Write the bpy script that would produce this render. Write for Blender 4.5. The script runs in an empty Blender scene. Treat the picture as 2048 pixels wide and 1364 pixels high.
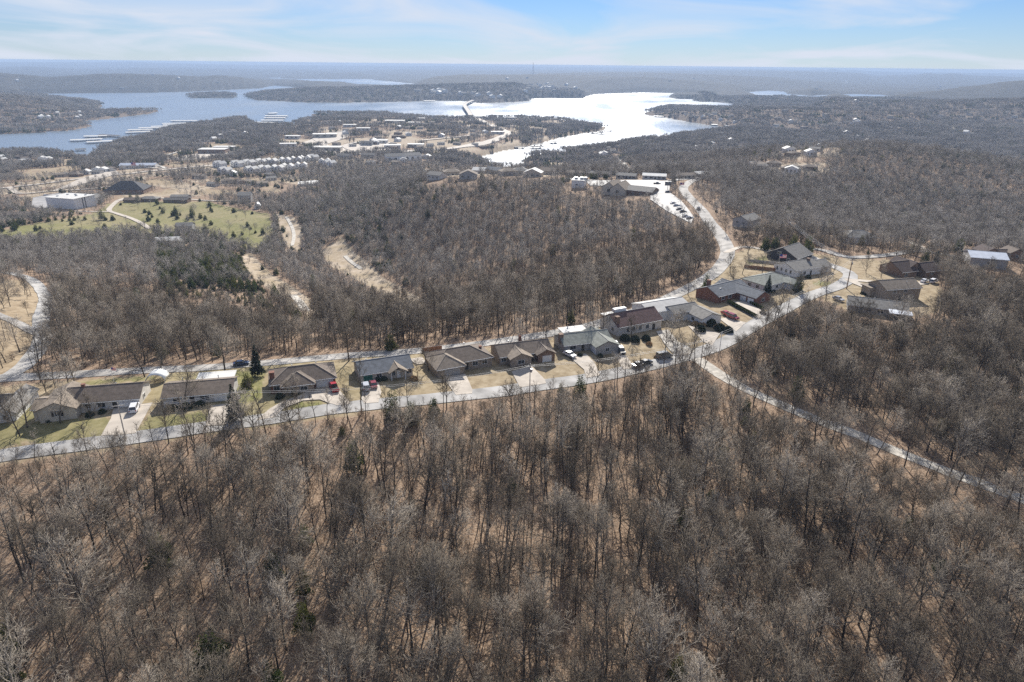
import bpy, bmesh, math, random
import numpy as np
from mathutils import Vector, Matrix

random.seed(7)
RNG = np.random.default_rng(11)
R = math.radians
scene = bpy.context.scene
COL = scene.collection

# ------------------------------------------------------------------ camera
CAM_Z = 86.0                      # metres above the street; the lake lies 100 m below the street
LAKE_Z = -100.0
FOC = 1365.0                      # focal length in pixels of the 2048 x 1364 picture
PITCH = math.atan((682 - 129) / FOC)
ROLL = R(0.6)
_F = np.array([0, math.cos(PITCH), -math.sin(PITCH)])
_U = np.array([0, math.sin(PITCH), math.cos(PITCH)])
_Rt = np.array([1.0, 0, 0])
CX = math.cos(ROLL) * _Rt + math.sin(ROLL) * _U
CY = -math.sin(ROLL) * _Rt + math.cos(ROLL) * _U
cam_data = bpy.data.cameras.new('camera')
cam_data.sensor_width = 36.0
cam_data.lens = 36.0 * FOC / 2048
cam_data.clip_start = 1.0
cam_data.clip_end = 120000.0
cam = bpy.data.objects.new('camera', cam_data)
COL.objects.link(cam)
cam.matrix_world = Matrix(((CX[0], CY[0], -_F[0], 0), (CX[1], CY[1], -_F[1], 0), (CX[2], CY[2], -_F[2], CAM_Z), (0, 0, 0, 1)))
scene.camera = cam

# ------------------------------------------------------------------ light
SUN_AZ, SUN_EL = R(4.5), R(31)
world = bpy.data.worlds.new('World')
scene.world = world
world.use_nodes = True
wn, wl = world.node_tree.nodes, world.node_tree.links
wn.clear()
w_out = wn.new('ShaderNodeOutputWorld')
w_bg = wn.new('ShaderNodeBackground')
w_sky = wn.new('ShaderNodeTexSky')
w_sky.sky_type = 'NISHITA'
w_sky.sun_disc = False
w_sky.sun_elevation = SUN_EL
w_sky.sun_rotation = SUN_AZ
w_sky.altitude = 300
w_sky.air_density = 1.0
w_sky.dust_density = 0.0
w_sky.ozone_density = 3.0
w_bg.inputs['Strength'].default_value = 0.05
# thin cirrus: streaked noise on a flat layer high above
w_tc = wn.new('ShaderNodeTexCoord')
w_sep = wn.new('ShaderNodeSeparateXYZ')
w_add = wn.new('ShaderNodeMath'); w_add.operation = 'ADD'; w_add.inputs[1].default_value = 0.10
w_max = wn.new('ShaderNodeMath'); w_max.operation = 'MAXIMUM'; w_max.inputs[1].default_value = 0.02
w_div = wn.new('ShaderNodeVectorMath'); w_div.operation = 'DIVIDE'
w_comb = wn.new('ShaderNodeCombineXYZ')
w_map = wn.new('ShaderNodeMapping')
w_map.inputs['Scale'].default_value = (0.55, 0.42, 1)
w_map.inputs['Rotation'].default_value = (0, 0, R(-24))
w_map.inputs['Location'].default_value = (1.7, 0.6, 0)
w_n = wn.new('ShaderNodeTexNoise')
w_n.inputs['Scale'].default_value = 1.0
w_n.inputs['Detail'].default_value = 7.0
w_n.inputs['Roughness'].default_value = 0.52
w_n.inputs['Distortion'].default_value = 0.7
w_ramp = wn.new('ShaderNodeValToRGB')
w_ramp.color_ramp.elements[0].position = 0.42
w_ramp.color_ramp.elements[0].color = (0, 0, 0, 1)
w_ramp.color_ramp.elements[1].position = 0.66
w_ramp.color_ramp.elements[1].color = (0.8, 0.8, 0.8, 1)
w_mix = wn.new('ShaderNodeMix'); w_mix.data_type = 'RGBA'
w_mix.inputs[7].default_value = (7.9, 8.6, 9.9, 1)
wl.new(w_tc.outputs['Generated'], w_sep.inputs[0])
wl.new(w_sep.outputs['Z'], w_add.inputs[0]); wl.new(w_add.outputs[0], w_max.inputs[0])
for k in range(3): wl.new(w_max.outputs[0], w_comb.inputs[k])
wl.new(w_tc.outputs['Generated'], w_div.inputs[0]); wl.new(w_comb.outputs[0], w_div.inputs[1])
wl.new(w_div.outputs[0], w_map.inputs['Vector']); wl.new(w_map.outputs[0], w_n.inputs['Vector'])
w_tint = wn.new('ShaderNodeMix'); w_tint.data_type = 'RGBA'; w_tint.blend_type = 'MULTIPLY'; w_tint.inputs[0].default_value = 1.0
w_tint.inputs[7].default_value = (0.52, 0.71, 1.08, 1)
wl.new(w_sky.outputs[0], w_tint.inputs[6])
# the same veil of cirrus is seen edge-on, and so thicker, towards the horizon
w_k = wn.new('ShaderNodeMath'); w_k.operation = 'MULTIPLY'; w_k.inputs[1].default_value = -24.0
w_e = wn.new('ShaderNodeMath'); w_e.operation = 'EXPONENT'
w_c = wn.new('ShaderNodeMath'); w_c.operation = 'MAXIMUM'; w_c.inputs[1].default_value = 0.0
w_m9 = wn.new('ShaderNodeMath'); w_m9.operation = 'MULTIPLY_ADD'; w_m9.inputs[1].default_value = 0.5; w_m9.use_clamp = True
wl.new(w_sep.outputs['Z'], w_c.inputs[0]); wl.new(w_c.outputs[0], w_k.inputs[0]); wl.new(w_k.outputs[0], w_e.inputs[0]); wl.new(w_e.outputs[0], w_m9.inputs[0])
wl.new(w_n.outputs['Fac'], w_ramp.inputs[0]); wl.new(w_ramp.outputs[0], w_m9.inputs[2]); wl.new(w_m9.outputs[0], w_mix.inputs[0])
wl.new(w_tint.outputs[2], w_mix.inputs[6])
wl.new(w_mix.outputs[2], w_bg.inputs['Color']); wl.new(w_bg.outputs[0], w_out.inputs['Surface'])

sun_data = bpy.data.lights.new('sun', 'SUN')
sun_data.energy = 5.0
sun_data.angle = R(0.5)
sun_data.color = (1.0, 0.95, 0.87)
sun = bpy.data.objects.new('sun', sun_data)
COL.objects.link(sun)
_sd = Vector((math.sin(SUN_AZ) * math.cos(SUN_EL), math.cos(SUN_AZ) * math.cos(SUN_EL), math.sin(SUN_EL)))
sun.rotation_euler = (-_sd).to_track_quat('-Z', 'Y').to_euler()

vs = scene.view_settings
vs.view_transform = 'Standard'; vs.look = 'None'; vs.exposure = 0.84; vs.gamma = 1.0
vs.use_curve_mapping = False
scene.render.engine = 'CYCLES'
cy = scene.cycles
cy.max_bounces = 5; cy.diffuse_bounces = 2; cy.glossy_bounces = 2; cy.transmission_bounces = 2
cy.volume_bounces = 1; cy.transparent_max_bounces = 4
cy.caustics_reflective = False; cy.caustics_refractive = False
cy.use_denoising = False
cy.use_adaptive_sampling = False
cy.sampling_pattern = 'BLUE_NOISE'

# ------------------------------------------------------------------ picture <-> place
def rays(px, py):
    u = (np.asarray(px, float) - 1024) / FOC
    v = -(np.asarray(py, float) - 682) / FOC
    return _F + u[..., None] * CX + v[..., None] * CY

def to_px(x, y, z):
    q = np.stack([np.asarray(x, float), np.asarray(y, float), np.asarray(z, float) - CAM_Z], -1)
    dep = np.maximum(q @ _F, 1e-3)
    return 1024 + FOC * (q @ CX) / dep, 682 - FOC * (q @ CY) / dep, dep

def plane_pt(px, py, z):
    r = rays(px, py)
    t = (z - CAM_Z) / np.minimum(r[..., 2], -1e-5)
    return r[..., 0] * t, r[..., 1] * t

def inside(poly, px, py):
    px = np.asarray(px); py = np.asarray(py)
    res = np.zeros(px.shape, bool)
    n = len(poly)
    for i in range(n):
        x0, y0 = poly[i]; x1, y1 = poly[(i + 1) % n]
        if y0 == y1: continue
        c = (y0 > py) != (y1 > py)
        res ^= c & (px < (x1 - x0) * (py - y0) / (y1 - y0) + x0)
    return res

def vnoise(x, y, seed=0):
    xi = np.floor(x); yi = np.floor(y)
    fx = x - xi; fy = y - yi
    fx = fx * fx * (3 - 2 * fx); fy = fy * fy * (3 - 2 * fy)
    def h(a, b):
        s = np.sin(a * 127.1 + b * 311.7 + seed * 74.7) * 43758.5453
        return s - np.floor(s)
    a = h(xi, yi); b = h(xi + 1, yi); c = h(xi, yi + 1); d = h(xi + 1, yi + 1)
    return (a * (1 - fx) + b * fx) * (1 - fy) + (c * (1 - fx) + d * fx) * fy * 1.0 - 0.0

def fbm(x, y, seed=0, o=4):
    t = 0; a = 0.5
    for k in range(o):
        t = t + a * (vnoise(x, y, seed + k) - 0.5); x = x * 2.03; y = y * 2.03; a *= 0.5
    return t

# ------------------------------------------------------------------ terrain
WATER = [
    [(40,188),(75,187),(150,186),(300,185),(380,183),(440,180),(480,178),(520,176),(545,171),(580,173),(616,178),(560,183),(512,187),(490,192),
     (512,200),(560,202),(620,205),(700,205),(800,203),(860,201),(930,202),(945,204),(960,206),(1024,204),(1062,201),(1045,199),(1070,196),(1165,196),
     (1172,192),(1190,188),(1240,186),(1280,185),(1340,186),(1440,188.5),(1400,190),(1350,191),(1338,194),(1350,197),(1400,198.5),(1390,201),(1470,207),
     (1470,219),(1400,216),(1340,215),(1320,218),(1290,228),(1300,231),(1330,234),(1370,242),(1420,250),(1470,256),(1470,262),(1420,268),(1390,272),(1370,272),(1340,278),
     (1260,286),(1240,294),(1200,299),(1150,305),(1110,307),(1060,315),(1046,322),(1056,334),(1075,342),(1000,336),(950,324),(960,313),(1000,303),(1030,298),(1060,291),
     (1090,284),(1121,275),(1150,269),(1200,262),(1214,256),(1180,252),(1150,246),(1120,240),(1050,236),(945,236),(930,236),(870,238),(830,234),(760,228),
     (640,229),(617,230),(660,236),(620,240),(595,244),(588,253),(560,256),(512,256),(500,240),(480,238),(440,243),(380,254),(330,262),(290,279),
     (262,281),(240,287),(233,292),(210,300),(192,309),(190,318),(172,325),(150,319),(130,313),(100,308),(60,306),(-80,310),(-80,276),(0,269),(60,266),(130,262),(170,256),
     (186,252),(170,248),(165,242),(220,237),(300,227),(318,222),(260,224),(200,226),(185,221),(203,213),(200,209),(120,198)],
    [(522,156),(560,155),(565,157),(612,158),(740,158),(750,160),(795,164),(836,168),(780,172),(720,170),(690,168),(660,166),(630,164),(600,160)],
    [(1490,184),(1536,181),(1570,183),(1574,187),(1620,191),(1660,189),(1700,188),(1760,189),(1775,191),(1830,193),(1940,196),(1860,200),(1800,201),
     (1770,202),(1700,200),(1670,197),(1640,200),(1600,199),(1540,196),(1510,191)],
    [(1500,259),(1570,258),(1600,263),(1690,269),(1670,275),(1600,271),(1540,265)],
]
ISLANDS = [[(375,193),(400,190),(440,189),(472,191),(470,195),(430,196),(385,196)],
           [(1385,201),(1400,199),(1420,201),(1410,204)]]
CTRL = [(1024,1364,0),(0,1364,-3),(2048,1364,-2),(0,1000,-1),(2048,1000,0),(1024,1000,0),(1024,800,0),(0,915,0),(0,760,-2),(300,740,-1),
 (700,705,0),(1050,685,0),(1200,640,0),(1330,715,0),(1600,600,1),(1420,545,0),(1460,500,0),(1410,420,0),(1370,370,-1),(1700,560,1),(1850,600,1),(2048,640,-2),
 (2048,800,-1),(1800,520,-1),(2000,520,-4),(1475,450,-1),(1720,475,-6),(1900,490,-6),(1560,510,0),
 (1250,366,-3),(1130,366,-6),(1000,362,-11),(860,360,-15),(1200,400,-8),
 (560,435,-57),(640,470,-54),(700,520,-50),(760,570,-47),(880,615,-36),(1000,600,-26),(1200,560,-12),(1350,500,-8),(1400,475,-3),(1290,450,-8),
 (800,665,-9),(800,630,-24),(500,640,-16),(500,690,-6),(200,690,-8),(200,600,-24),(60,600,-12),(0,560,-16),(400,540,-36),(200,500,-44),(0,490,-42),(600,600,-36),(600,540,-46),
 (300,440,-58),(150,405,-58),(500,430,-58),(0,440,-54),(250,350,-61),(460,335,-66),(640,400,-60),(20,378,-62),(0,340,-74),(100,330,-80),(330,300,-84),
 (900,480,-33),(1050,470,-21),(700,430,-48),(780,390,-34),(900,410,-20),(1100,420,-12),(680,385,-55),
 (1240,324,-42),(1400,305,-62),(1480,275,-86),(1330,340,-30),
 (1580,305,-15),(1750,296,-14),(1900,312,-17),(2048,335,-24),(1550,380,-10),(1600,440,-12),(1750,420,-28),(1900,430,-30),(2048,430,-30),(2048,510,-12),(1650,350,-14),(1850,350,-20),
 (700,305,-76),(650,270,-74),(780,246,-66),(940,244,-88),(860,295,-80),(500,290,-80),(300,270,-95),(1000,275,-84),(1100,245,-92),(1100,270,-93),(420,250,-88),
 (100,240,-92),(0,225,-84),(0,200,-72),(700,226,-92),(560,320,-70),(850,320,-76)]
CTRL_D = [(1000,1100,-78),(860,1100,-76),(1240,1300,-84),(1900,1500,-74),(1600,1500,-80),(2048,1400,-74),(1750,1300,-66),(1100,900,-55),(930,850,-45),
 (1500,1350,-84),(1024,40,0),(0,50,-2),(2048,50,-2),(1024,14,0),(-300,200,-2),(2400,200,-2),(-300,700,-50),(2400,600,-20),(-300,1500,-85),(2500,1200,-60)]
for _p in (-200, 200, 600, 1000, 1400, 1800, 2200):
    CTRL_D += [(_p, 4200, -84), (_p, 8000, -86), (_p, 20000, -88), (_p, 42000, -90)]
for _p in (1600, 1800, 2000, 2300):
    CTRL_D += [(_p, 2000, -80), (_p, 2700, -76)]

def az_of_px(px):
    r = rays(np.asarray(px, float), np.full(np.shape(px), 300.0))
    return np.arctan2(r[..., 0], r[..., 1])

_cp = np.array(CTRL, float)
_cx, _cy = plane_pt(_cp[:, 0], _cp[:, 1], _cp[:, 2])
_ca = np.arctan2(_cx, _cy); _cd = np.log(np.hypot(_cx, _cy)); _cz = _cp[:, 2]
_dp = np.array(CTRL_D, float)
_ca = np.concatenate([_ca, az_of_px(_dp[:, 0])]); _cd = np.concatenate([_cd, np.log(_dp[:, 1])]); _cz = np.concatenate([_cz, _dp[:, 2]])
_P = np.stack([_ca * 2.5, _cd * 2.0], 1)

def _tps(A, B):
    r2 = ((A[:, None, :] - B[None, :, :]) ** 2).sum(-1)
    return r2 * np.log(r2 + 1e-9)
_n = len(_P)
_M = np.zeros((_n + 3, _n + 3))
_M[:_n, :_n] = _tps(_P, _P) + np.eye(_n) * 0.02
_M[:_n, _n:] = np.concatenate([np.ones((_n, 1)), _P], 1)
_M[_n:, :_n] = _M[:_n, _n:].T
_W = np.linalg.solve(_M, np.concatenate([_cz, [0, 0, 0]]))

RIDGES = [  # crest line in the picture, distance, how fast it falls off with ln(distance)
 ([(-200,126),(0,124),(200,124),(260,123),(330,126),(512,130),(680,131),(1024,133),(1300,136),(1536,138),(1620,140),(1633,138),(1648,140),(1668,137.5),(1688,141),(1705,139),(1728,142),(1800,144),(2048,147),(2300,150)],27000,0.35),
 ([(-200,136),(0,136),(60,133),(110,136),(160,139),(220,137),(280,136),(512,139),(700,141),(800,140),(860,141),(1024,141),(1150,141),(1300,142),(1420,141),(1536,141),(1660,144),(1720,146),(1745,152),(1830,150),(1855,146),(1880,149),(1905,146.5),(1940,151),(2048,155),(2300,158)],15000,0.30),
 ([(600,150),(640,145),(720,144),(760,151),(775,147),(820,146.5),(850,152),(900,160)],10500,0.12),
 ([(-200,140),(0,143),(60,148),(90,152),(140,149),(200,145),(280,145),(360,149),(400,151),(440,148),(480,152),(520,157),(560,159),(680,163),(760,172)],5900,0.22),
 ([(100,190),(180,172),(250,166),(300,168),(330,174),(370,169),(410,172),(440,180),(460,186)],5000,0.10),
 ([(800,178),(836,160),(870,151),(920,147),(1024,147),(1080,146),(1200,150),(1300,152),(1400,160),(1450,166),(1520,172),(1600,182)],6200,0.20),
 ([(1000,160),(1080,145),(1200,143),(1300,143),(1420,147),(1500,151),(1570,154),(1610,160),(1700,166),(1800,176)],8600,0.2),
 ([(470,196),(500,187),(520,182),(560,179),(620,174),(700,173),(770,171),(840,169),(900,167),(1024,164),(1150,161),(1300,162),(1400,170),(1460,180)],4300,0.14),
 ([(1500,174),(1580,166),(1640,165),(1700,168),(1750,166),(1820,165),(1850,165),(1900,170),(1960,168),(2000,162),(2048,158),(2200,152),(2400,150)],5400,0.16),
 ([(1600,205),(1670,194),(1760,199),(1900,199),(1990,196),(2048,195),(2300,190)],3300,0.14),
 ([(-300,170),(-100,180),(0,186),(60,193),(130,205),(190,215)],3100,0.14),
 ([(1280,232),(1300,224),(1340,212),(1400,212),(1460,214),(1560,212),(1700,214),(1900,222)],2750,0.10),
 ([(1250,214),(1338,195),(1380,191),(1440,191),(1500,190),(1600,194)],4050,0.05),
]
AZ0, AZ1, NA = R(-57), R(57), 700
D0, D1, ND = 12.0, 29500.0, 640
_az = np.linspace(AZ0, AZ1, NA); _ld = np.linspace(math.log(D0), math.log(D1), ND)
GA, GL = np.meshgrid(_az, _ld, indexing='ij')
_Q = np.stack([GA.ravel() * 2.5, GL.ravel() * 2.0], 1)
GZ = np.empty(len(_Q))
for i in range(0, len(_Q), 40000):
    q = _Q[i:i + 40000]
    GZ[i:i + 40000] = _tps(q, _P) @ _W[:_n] + _W[_n] + q @ _W[_n + 1:]
GZ = GZ.reshape(GA.shape)
GD = np.exp(GL); GX = GD * np.sin(GA); GY = GD * np.cos(GA)
_farw = np.clip((GL - math.log(700)) / 1.2, 0, 1)
GZ += fbm(GX / 420, GY / 420, 3) * 26 * _farw
_mid = np.clip((GD - 330) / 300, 0, 1)
GZ += fbm(GX / 110, GY / 110, 9) * 5 * _mid
GZ = np.clip(GZ, -97.2, 12)
for crest, D, fall in RIDGES:
    c = np.array(crest, float)
    rr = rays(c[:, 0], c[:, 1])
    ra = np.arctan2(rr[:, 0], rr[:, 1])
    rz = CAM_Z + D * rr[:, 2] / np.hypot(rr[:, 0], rr[:, 1]) - (10 if D < 12000 else 0)
    o = np.argsort(ra)
    wob = 0.02 * np.sin(GA * 37 + D) + 0.015 * np.sin(GA * 91 + 2 * D)
    zc = np.interp(_az, ra[o], rz[o], left=rz[o][0], right=rz[o][-1])[:, None]
    ends = np.clip((_az - ra[o][0]) / 0.035, 0, 1) * np.clip((ra[o][-1] - _az) / 0.035, 0, 1)
    zc = -100 + (zc + 100) * (ends * ends * (3 - 2 * ends))[:, None]
    prof = np.exp(-((GL - math.log(D) + wob * 0) / fall) ** 2)
    zr = -100 + (zc + 100) * prof + fbm(GX / 260, GY / 260, int(D) % 17) * 18 * (1 - prof) * np.clip(prof * 3, 0, 1)
    GZ = np.maximum(GZ, zr)
# far woods read as one mass: their canopy is the surface itself
_can = np.clip((GD - 4200) / 1200, 0, 1)
GZ += _can * (fbm(GX / 45, GY / 45, 21, 3) * 16)
_wpx, _wpy, _ = to_px(GX, GY, np.full(GX.shape, LAKE_Z))
WET = np.zeros(GX.shape, bool)
for poly in WATER: WET |= inside(poly, _wpx, _wpy)
for poly in ISLANDS: WET &= ~inside(poly, _wpx, _wpy)
WET &= GD > 900
_near = WET.astype(float)          # land comes down gently to the shore
for _ in range(7):
    _p = np.pad(_near, 1, mode='edge')
    _near = np.maximum(_near, 0.84 * np.maximum.reduce([_p[:-2, 1:-1], _p[2:, 1:-1], _p[1:-1, :-2], _p[1:-1, 2:]]))
GZ = np.where(WET, LAKE_Z - 4, np.maximum(-98.0 + (np.maximum(GZ, -98.0) + 98.0) * np.clip(1.15 - _near, 0.03, 1), -98.0))

def Z(x, y):
    x = np.asarray(x, float); y = np.asarray(y, float)
    a = (np.arctan2(x, y) - AZ0) / (AZ1 - AZ0) * (NA - 1)
    l = (np.log(np.maximum(np.hypot(x, y), D0 * 1.001)) - math.log(D0)) / (math.log(D1) - math.log(D0)) * (ND - 1)
    a = np.clip(a, 0, NA - 1.001); l = np.clip(l, 0, ND - 1.001)
    i = a.astype(int); j = l.astype(int); fa = a - i; fl = l - j
    return (GZ[i, j] * (1 - fa) + GZ[i + 1, j] * fa) * (1 - fl) + (GZ[i, j + 1] * (1 - fa) + GZ[i + 1, j + 1] * fa) * fl

_T = np.exp(np.linspace(math.log(40), math.log(30000), 2600))
def G(px, py):
    """ground point seen at a picture pixel"""
    r = rays(float(px), float(py)); r = r / math.hypot(r[0], r[1])
    x = r[0] * _T; y = r[1] * _T; z = CAM_Z + r[2] * _T
    below = z < np.maximum(Z(x, y), LAKE_Z)
    k = int(np.argmax(below)) if below.any() else len(_T) - 1
    t = _T[k]
    if k > 0:
        t0, t1 = _T[k - 1], _T[k]
        for _ in range(12):
            t = (t0 + t1) / 2
            if CAM_Z + r[2] * t < max(float(Z(r[0] * t, r[1] * t)), LAKE_Z): t1 = t
            else: t0 = t
    return Vector((r[0] * t, r[1] * t, max(float(Z(r[0] * t, r[1] * t)), LAKE_Z)))

# ------------------------------------------------------------------ materials
def mat(name, col, rough=0.85, var=0.25, scale=3.0, bump=0.0, metal=0.0, col2=None, spec=0.3, detail=4.0):
    m = bpy.data.materials.new(name); m.use_nodes = True
    n, l = m.node_tree.nodes, m.node_tree.links
    b = n['Principled BSDF']
    b.inputs['Roughness'].default_value = rough
    b.inputs['Metallic'].default_value = metal
    b.inputs['Specular IOR Level'].default_value = spec
    tc = n.new('ShaderNodeTexCoord'); no = n.new('ShaderNodeTexNoise')
    no.inputs['Scale'].default_value = scale; no.inputs['Detail'].default_value = detail
    l.new(tc.outputs['Object'], no.inputs['Vector'])
    rp = n.new('ShaderNodeValToRGB')
    c2 = col2 or tuple(min(1, c * (1 + var)) for c in col); c1 = tuple(c * (1 - var) for c in col) if not col2 else col
    rp.color_ramp.elements[0].position = 0.34; rp.color_ramp.elements[0].color = (*c1, 1)
    rp.color_ramp.elements[1].position = 0.66; rp.color_ramp.elements[1].color = (*c2, 1)
    l.new(no.outputs['Fac'], rp.inputs[0]); l.new(rp.outputs[0], b.inputs['Base Color'])
    if bump:
        bp = n.new('ShaderNodeBump'); bp.inputs['Strength'].default_value = bump; bp.inputs['Distance'].default_value = 0.05
        l.new(no.outputs['Fac'], bp.inputs['Height']); l.new(bp.outputs[0], b.inputs['Normal'])
    return m

def wood_mat(name, c1, c2, c3, rough=0.9, leafy=0.0):
    """bark and twigs: every tree a little lighter, darker or warmer than the next"""
    m = bpy.data.materials.new(name); m.use_nodes = True
    n, l = m.node_tree.nodes, m.node_tree.links
    b = n['Principled BSDF']; b.inputs['Roughness'].default_value = rough; b.inputs['Specular IOR Level'].default_value = 0.15
    oi = n.new('ShaderNodeObjectInfo'); rp = n.new('ShaderNodeValToRGB')
    rp.color_ramp.elements[0].color = (*c1, 1); rp.color_ramp.elements[1].color = (*c3, 1)
    e = rp.color_ramp.elements.new(0.5); e.color = (*c2, 1)
    l.new(oi.outputs['Random'], rp.inputs[0])
    g = n.new('ShaderNodeNewGeometry'); no = n.new('ShaderNodeTexNoise'); no.inputs['Scale'].default_value = 0.9
    l.new(g.outputs['Position'], no.inputs['Vector'])
    mr = n.new('ShaderNodeMapRange'); mr.inputs[1].default_value = 0.3; mr.inputs[2].default_value = 0.7; mr.inputs[3].default_value = 0.72; mr.inputs[4].default_value = 1.3
    l.new(no.outputs['Fac'], mr.inputs[0])
    mx = n.new('ShaderNodeMix'); mx.data_type = 'RGBA'; mx.blend_type = 'MULTIPLY'; mx.inputs[0].default_value = 1
    l.new(rp.outputs[0], mx.inputs[6]); l.new(mr.outputs[0], mx.inputs[7]); l.new(mx.outputs[2], b.inputs['Base Color'])
    if leafy:                                     # light passes through needles and leaves
        tr = n.new('ShaderNodeBsdfTranslucent'); ms = n.new('ShaderNodeMixShader'); ms.inputs[0].default_value = leafy
        l.new(mx.outputs[2], tr.inputs['Color']); l.new(b.outputs[0], ms.inputs[1]); l.new(tr.outputs[0], ms.inputs[2])
        l.new(ms.outputs[0], n['Material Output'].inputs['Surface'])
    return m

M = {}
M['bark'] = wood_mat('bark', (0.042, 0.034, 0.027), (0.075, 0.063, 0.05), (0.15, 0.13, 0.108))
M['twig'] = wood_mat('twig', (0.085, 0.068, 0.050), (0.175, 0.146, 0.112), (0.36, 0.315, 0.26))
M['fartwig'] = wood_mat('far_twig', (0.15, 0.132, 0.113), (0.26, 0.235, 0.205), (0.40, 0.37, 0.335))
M['brush'] = wood_mat('brush', (0.14, 0.10, 0.07), (0.20, 0.145, 0.10), (0.27, 0.20, 0.145))
M['cedar'] = wood_mat('cedar', (0.05, 0.078, 0.020), (0.095, 0.115, 0.030), (0.16, 0.165, 0.045), leafy=0.45)
M['spruce'] = wood_mat('spruce', (0.022, 0.036, 0.024), (0.034, 0.05, 0.034), (0.05, 0.066, 0.045), leafy=0.35)
M['asphalt'] = mat('asphalt', (0.29, 0.275, 0.255), 0.85, 0.34, 0.22, detail=8)
M['street'] = mat('street', (0.31, 0.30, 0.285), 0.85, 0.34, 0.18, detail=8)
M['concrete'] = mat('concrete', (0.42, 0.37, 0.31), 0.85, 0.16, 0.3, detail=8)
M['gravel'] = mat('gravel', (0.45, 0.42, 0.37), 0.95, 0.25, 0.5, detail=8)
M['lane'] = mat('lane_gravel', (0.42, 0.39, 0.34), 0.95, 0.3, 0.5, detail=8)
M['cap_tan'] = mat('pale_ridge_cap', (0.36, 0.30, 0.24), 0.9, 0.15, 2.0)
M['cap_grey'] = mat('grey_ridge_cap', (0.30, 0.29, 0.28), 0.9, 0.15, 2.0)
M['lot'] = mat('parking_asphalt', (0.30, 0.29, 0.28), 0.75, 0.2, 0.12, detail=8)
M['white'] = mat('white_paint', (0.72, 0.72, 0.70), 0.6, 0.08, 0.8)
M['offwhite'] = mat('off_white_siding', (0.60, 0.57, 0.52), 0.7, 0.1, 0.8)
M['cream'] = mat('cream_siding', (0.50, 0.45, 0.37), 0.75, 0.1, 0.8)
M['grey_wall'] = mat('grey_siding', (0.36, 0.35, 0.33), 0.75, 0.1, 0.8)
M['brick'] = mat('red_brick', (0.20, 0.095, 0.065), 0.9, 0.3, 2.5)
M['brown_brick'] = mat('brown_brick', (0.22, 0.15, 0.11), 0.9, 0.3, 2.5)
M['stone'] = mat('tan_stone', (0.30, 0.25, 0.20), 0.9, 0.3, 1.8)
M['glass'] = mat('window_glass', (0.03, 0.035, 0.04), 0.08, 0.2, 1.0, spec=0.6)
M['dark_door'] = mat('dark_door', (0.05, 0.045, 0.04), 0.5, 0.2, 1.0)
M['green_door'] = mat('green_garage_door', (0.03, 0.13, 0.10), 0.5, 0.1, 1.0)
for nm, c in dict(brown=(0.145, 0.115, 0.092), tan=(0.22, 0.18, 0.14), dark=(0.085, 0.08, 0.078), slate=(0.13, 0.14, 0.155), grey=(0.19, 0.18, 0.165),
                  green=(0.20, 0.21, 0.185), maroon=(0.125, 0.075, 0.068), black=(0.05, 0.05, 0.056), darkbrown=(0.075, 0.052, 0.046)).items():
    M['roof_' + nm] = mat(nm + '_shingles', c, 0.9, 0.22, 0.9, bump=0.25, detail=10)
M['roof_metal'] = mat('pale_metal_roof', (0.52, 0.55, 0.60), 0.45, 0.08, 0.5, metal=0.2)
M['roof_white'] = mat('white_membrane_roof', (0.54, 0.53, 0.50), 0.7, 0.1, 0.4)
M['roof_pale'] = mat('pale_shingles', (0.44, 0.43, 0.41), 0.8, 0.12, 0.6)
M['wood_pole'] = mat('weathered_pole', (0.23, 0.15, 0.10), 0.9, 0.3, 2.0)
M['pale_pole'] = mat('pale_pole', (0.42, 0.39, 0.35), 0.8, 0.2, 2.0)
M['wire'] = mat('aluminium_wire', (0.35, 0.35, 0.35), 0.5, 0.1, 1.0)
M['metal'] = mat('galvanised_metal', (0.40, 0.41, 0.42), 0.5, 0.1, 2.0, metal=0.5)
M['tyre'] = mat('tyre_rubber', (0.02, 0.02, 0.02), 0.9, 0.1, 2.0)
M['rim'] = mat('wheel_rim', (0.5, 0.5, 0.5), 0.35, 0.1, 2.0, metal=0.8)
M['lamp_glass'] = mat('headlight_glass', (0.75, 0.75, 0.72), 0.15, 0.05, 2.0)
M['tail_red'] = mat('tail_light_red', (0.35, 0.02, 0.02), 0.2, 0.1, 2.0)
M['carglass'] = mat('car_glass', (0.025, 0.03, 0.035), 0.06, 0.1, 1.0, spec=0.8)
M['hedge'] = mat('hedge_leaf', (0.075, 0.095, 0.02), 0.9, 0.4, 3.0)
M['dryshrub'] = mat('dry_shrub', (0.42, 0.28, 0.14), 0.9, 0.3, 3.0)
M['evshrub'] = mat('evergreen_shrub', (0.03, 0.042, 0.018), 0.9, 0.4, 3.0)
M['fence'] = mat('cedar_fence', (0.26, 0.13, 0.07), 0.9, 0.25, 2.0)
M['flagcloth'] = mat('flag_white', (0.7, 0.7, 0.7), 0.8, 0.05, 2.0)
M['flagred'] = mat('flag_red', (0.5, 0.03, 0.04), 0.8, 0.05, 2.0)
M['flagblue'] = mat('flag_blue', (0.02, 0.04, 0.2), 0.8, 0.05, 2.0)
for nm, c in dict(white=(0.75, 0.75, 0.75), silver=(0.42, 0.43, 0.45), red=(0.36, 0.025, 0.03), darkred=(0.22, 0.02, 0.025), black=(0.02, 0.02, 0.022), blue=(0.04, 0.06, 0.11), grey=(0.13, 0.135, 0.14)).items():
    M['car_' + nm] = mat(nm + '_car_paint', c, 0.22, 0.03, 1.0, spec=0.6)

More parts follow.
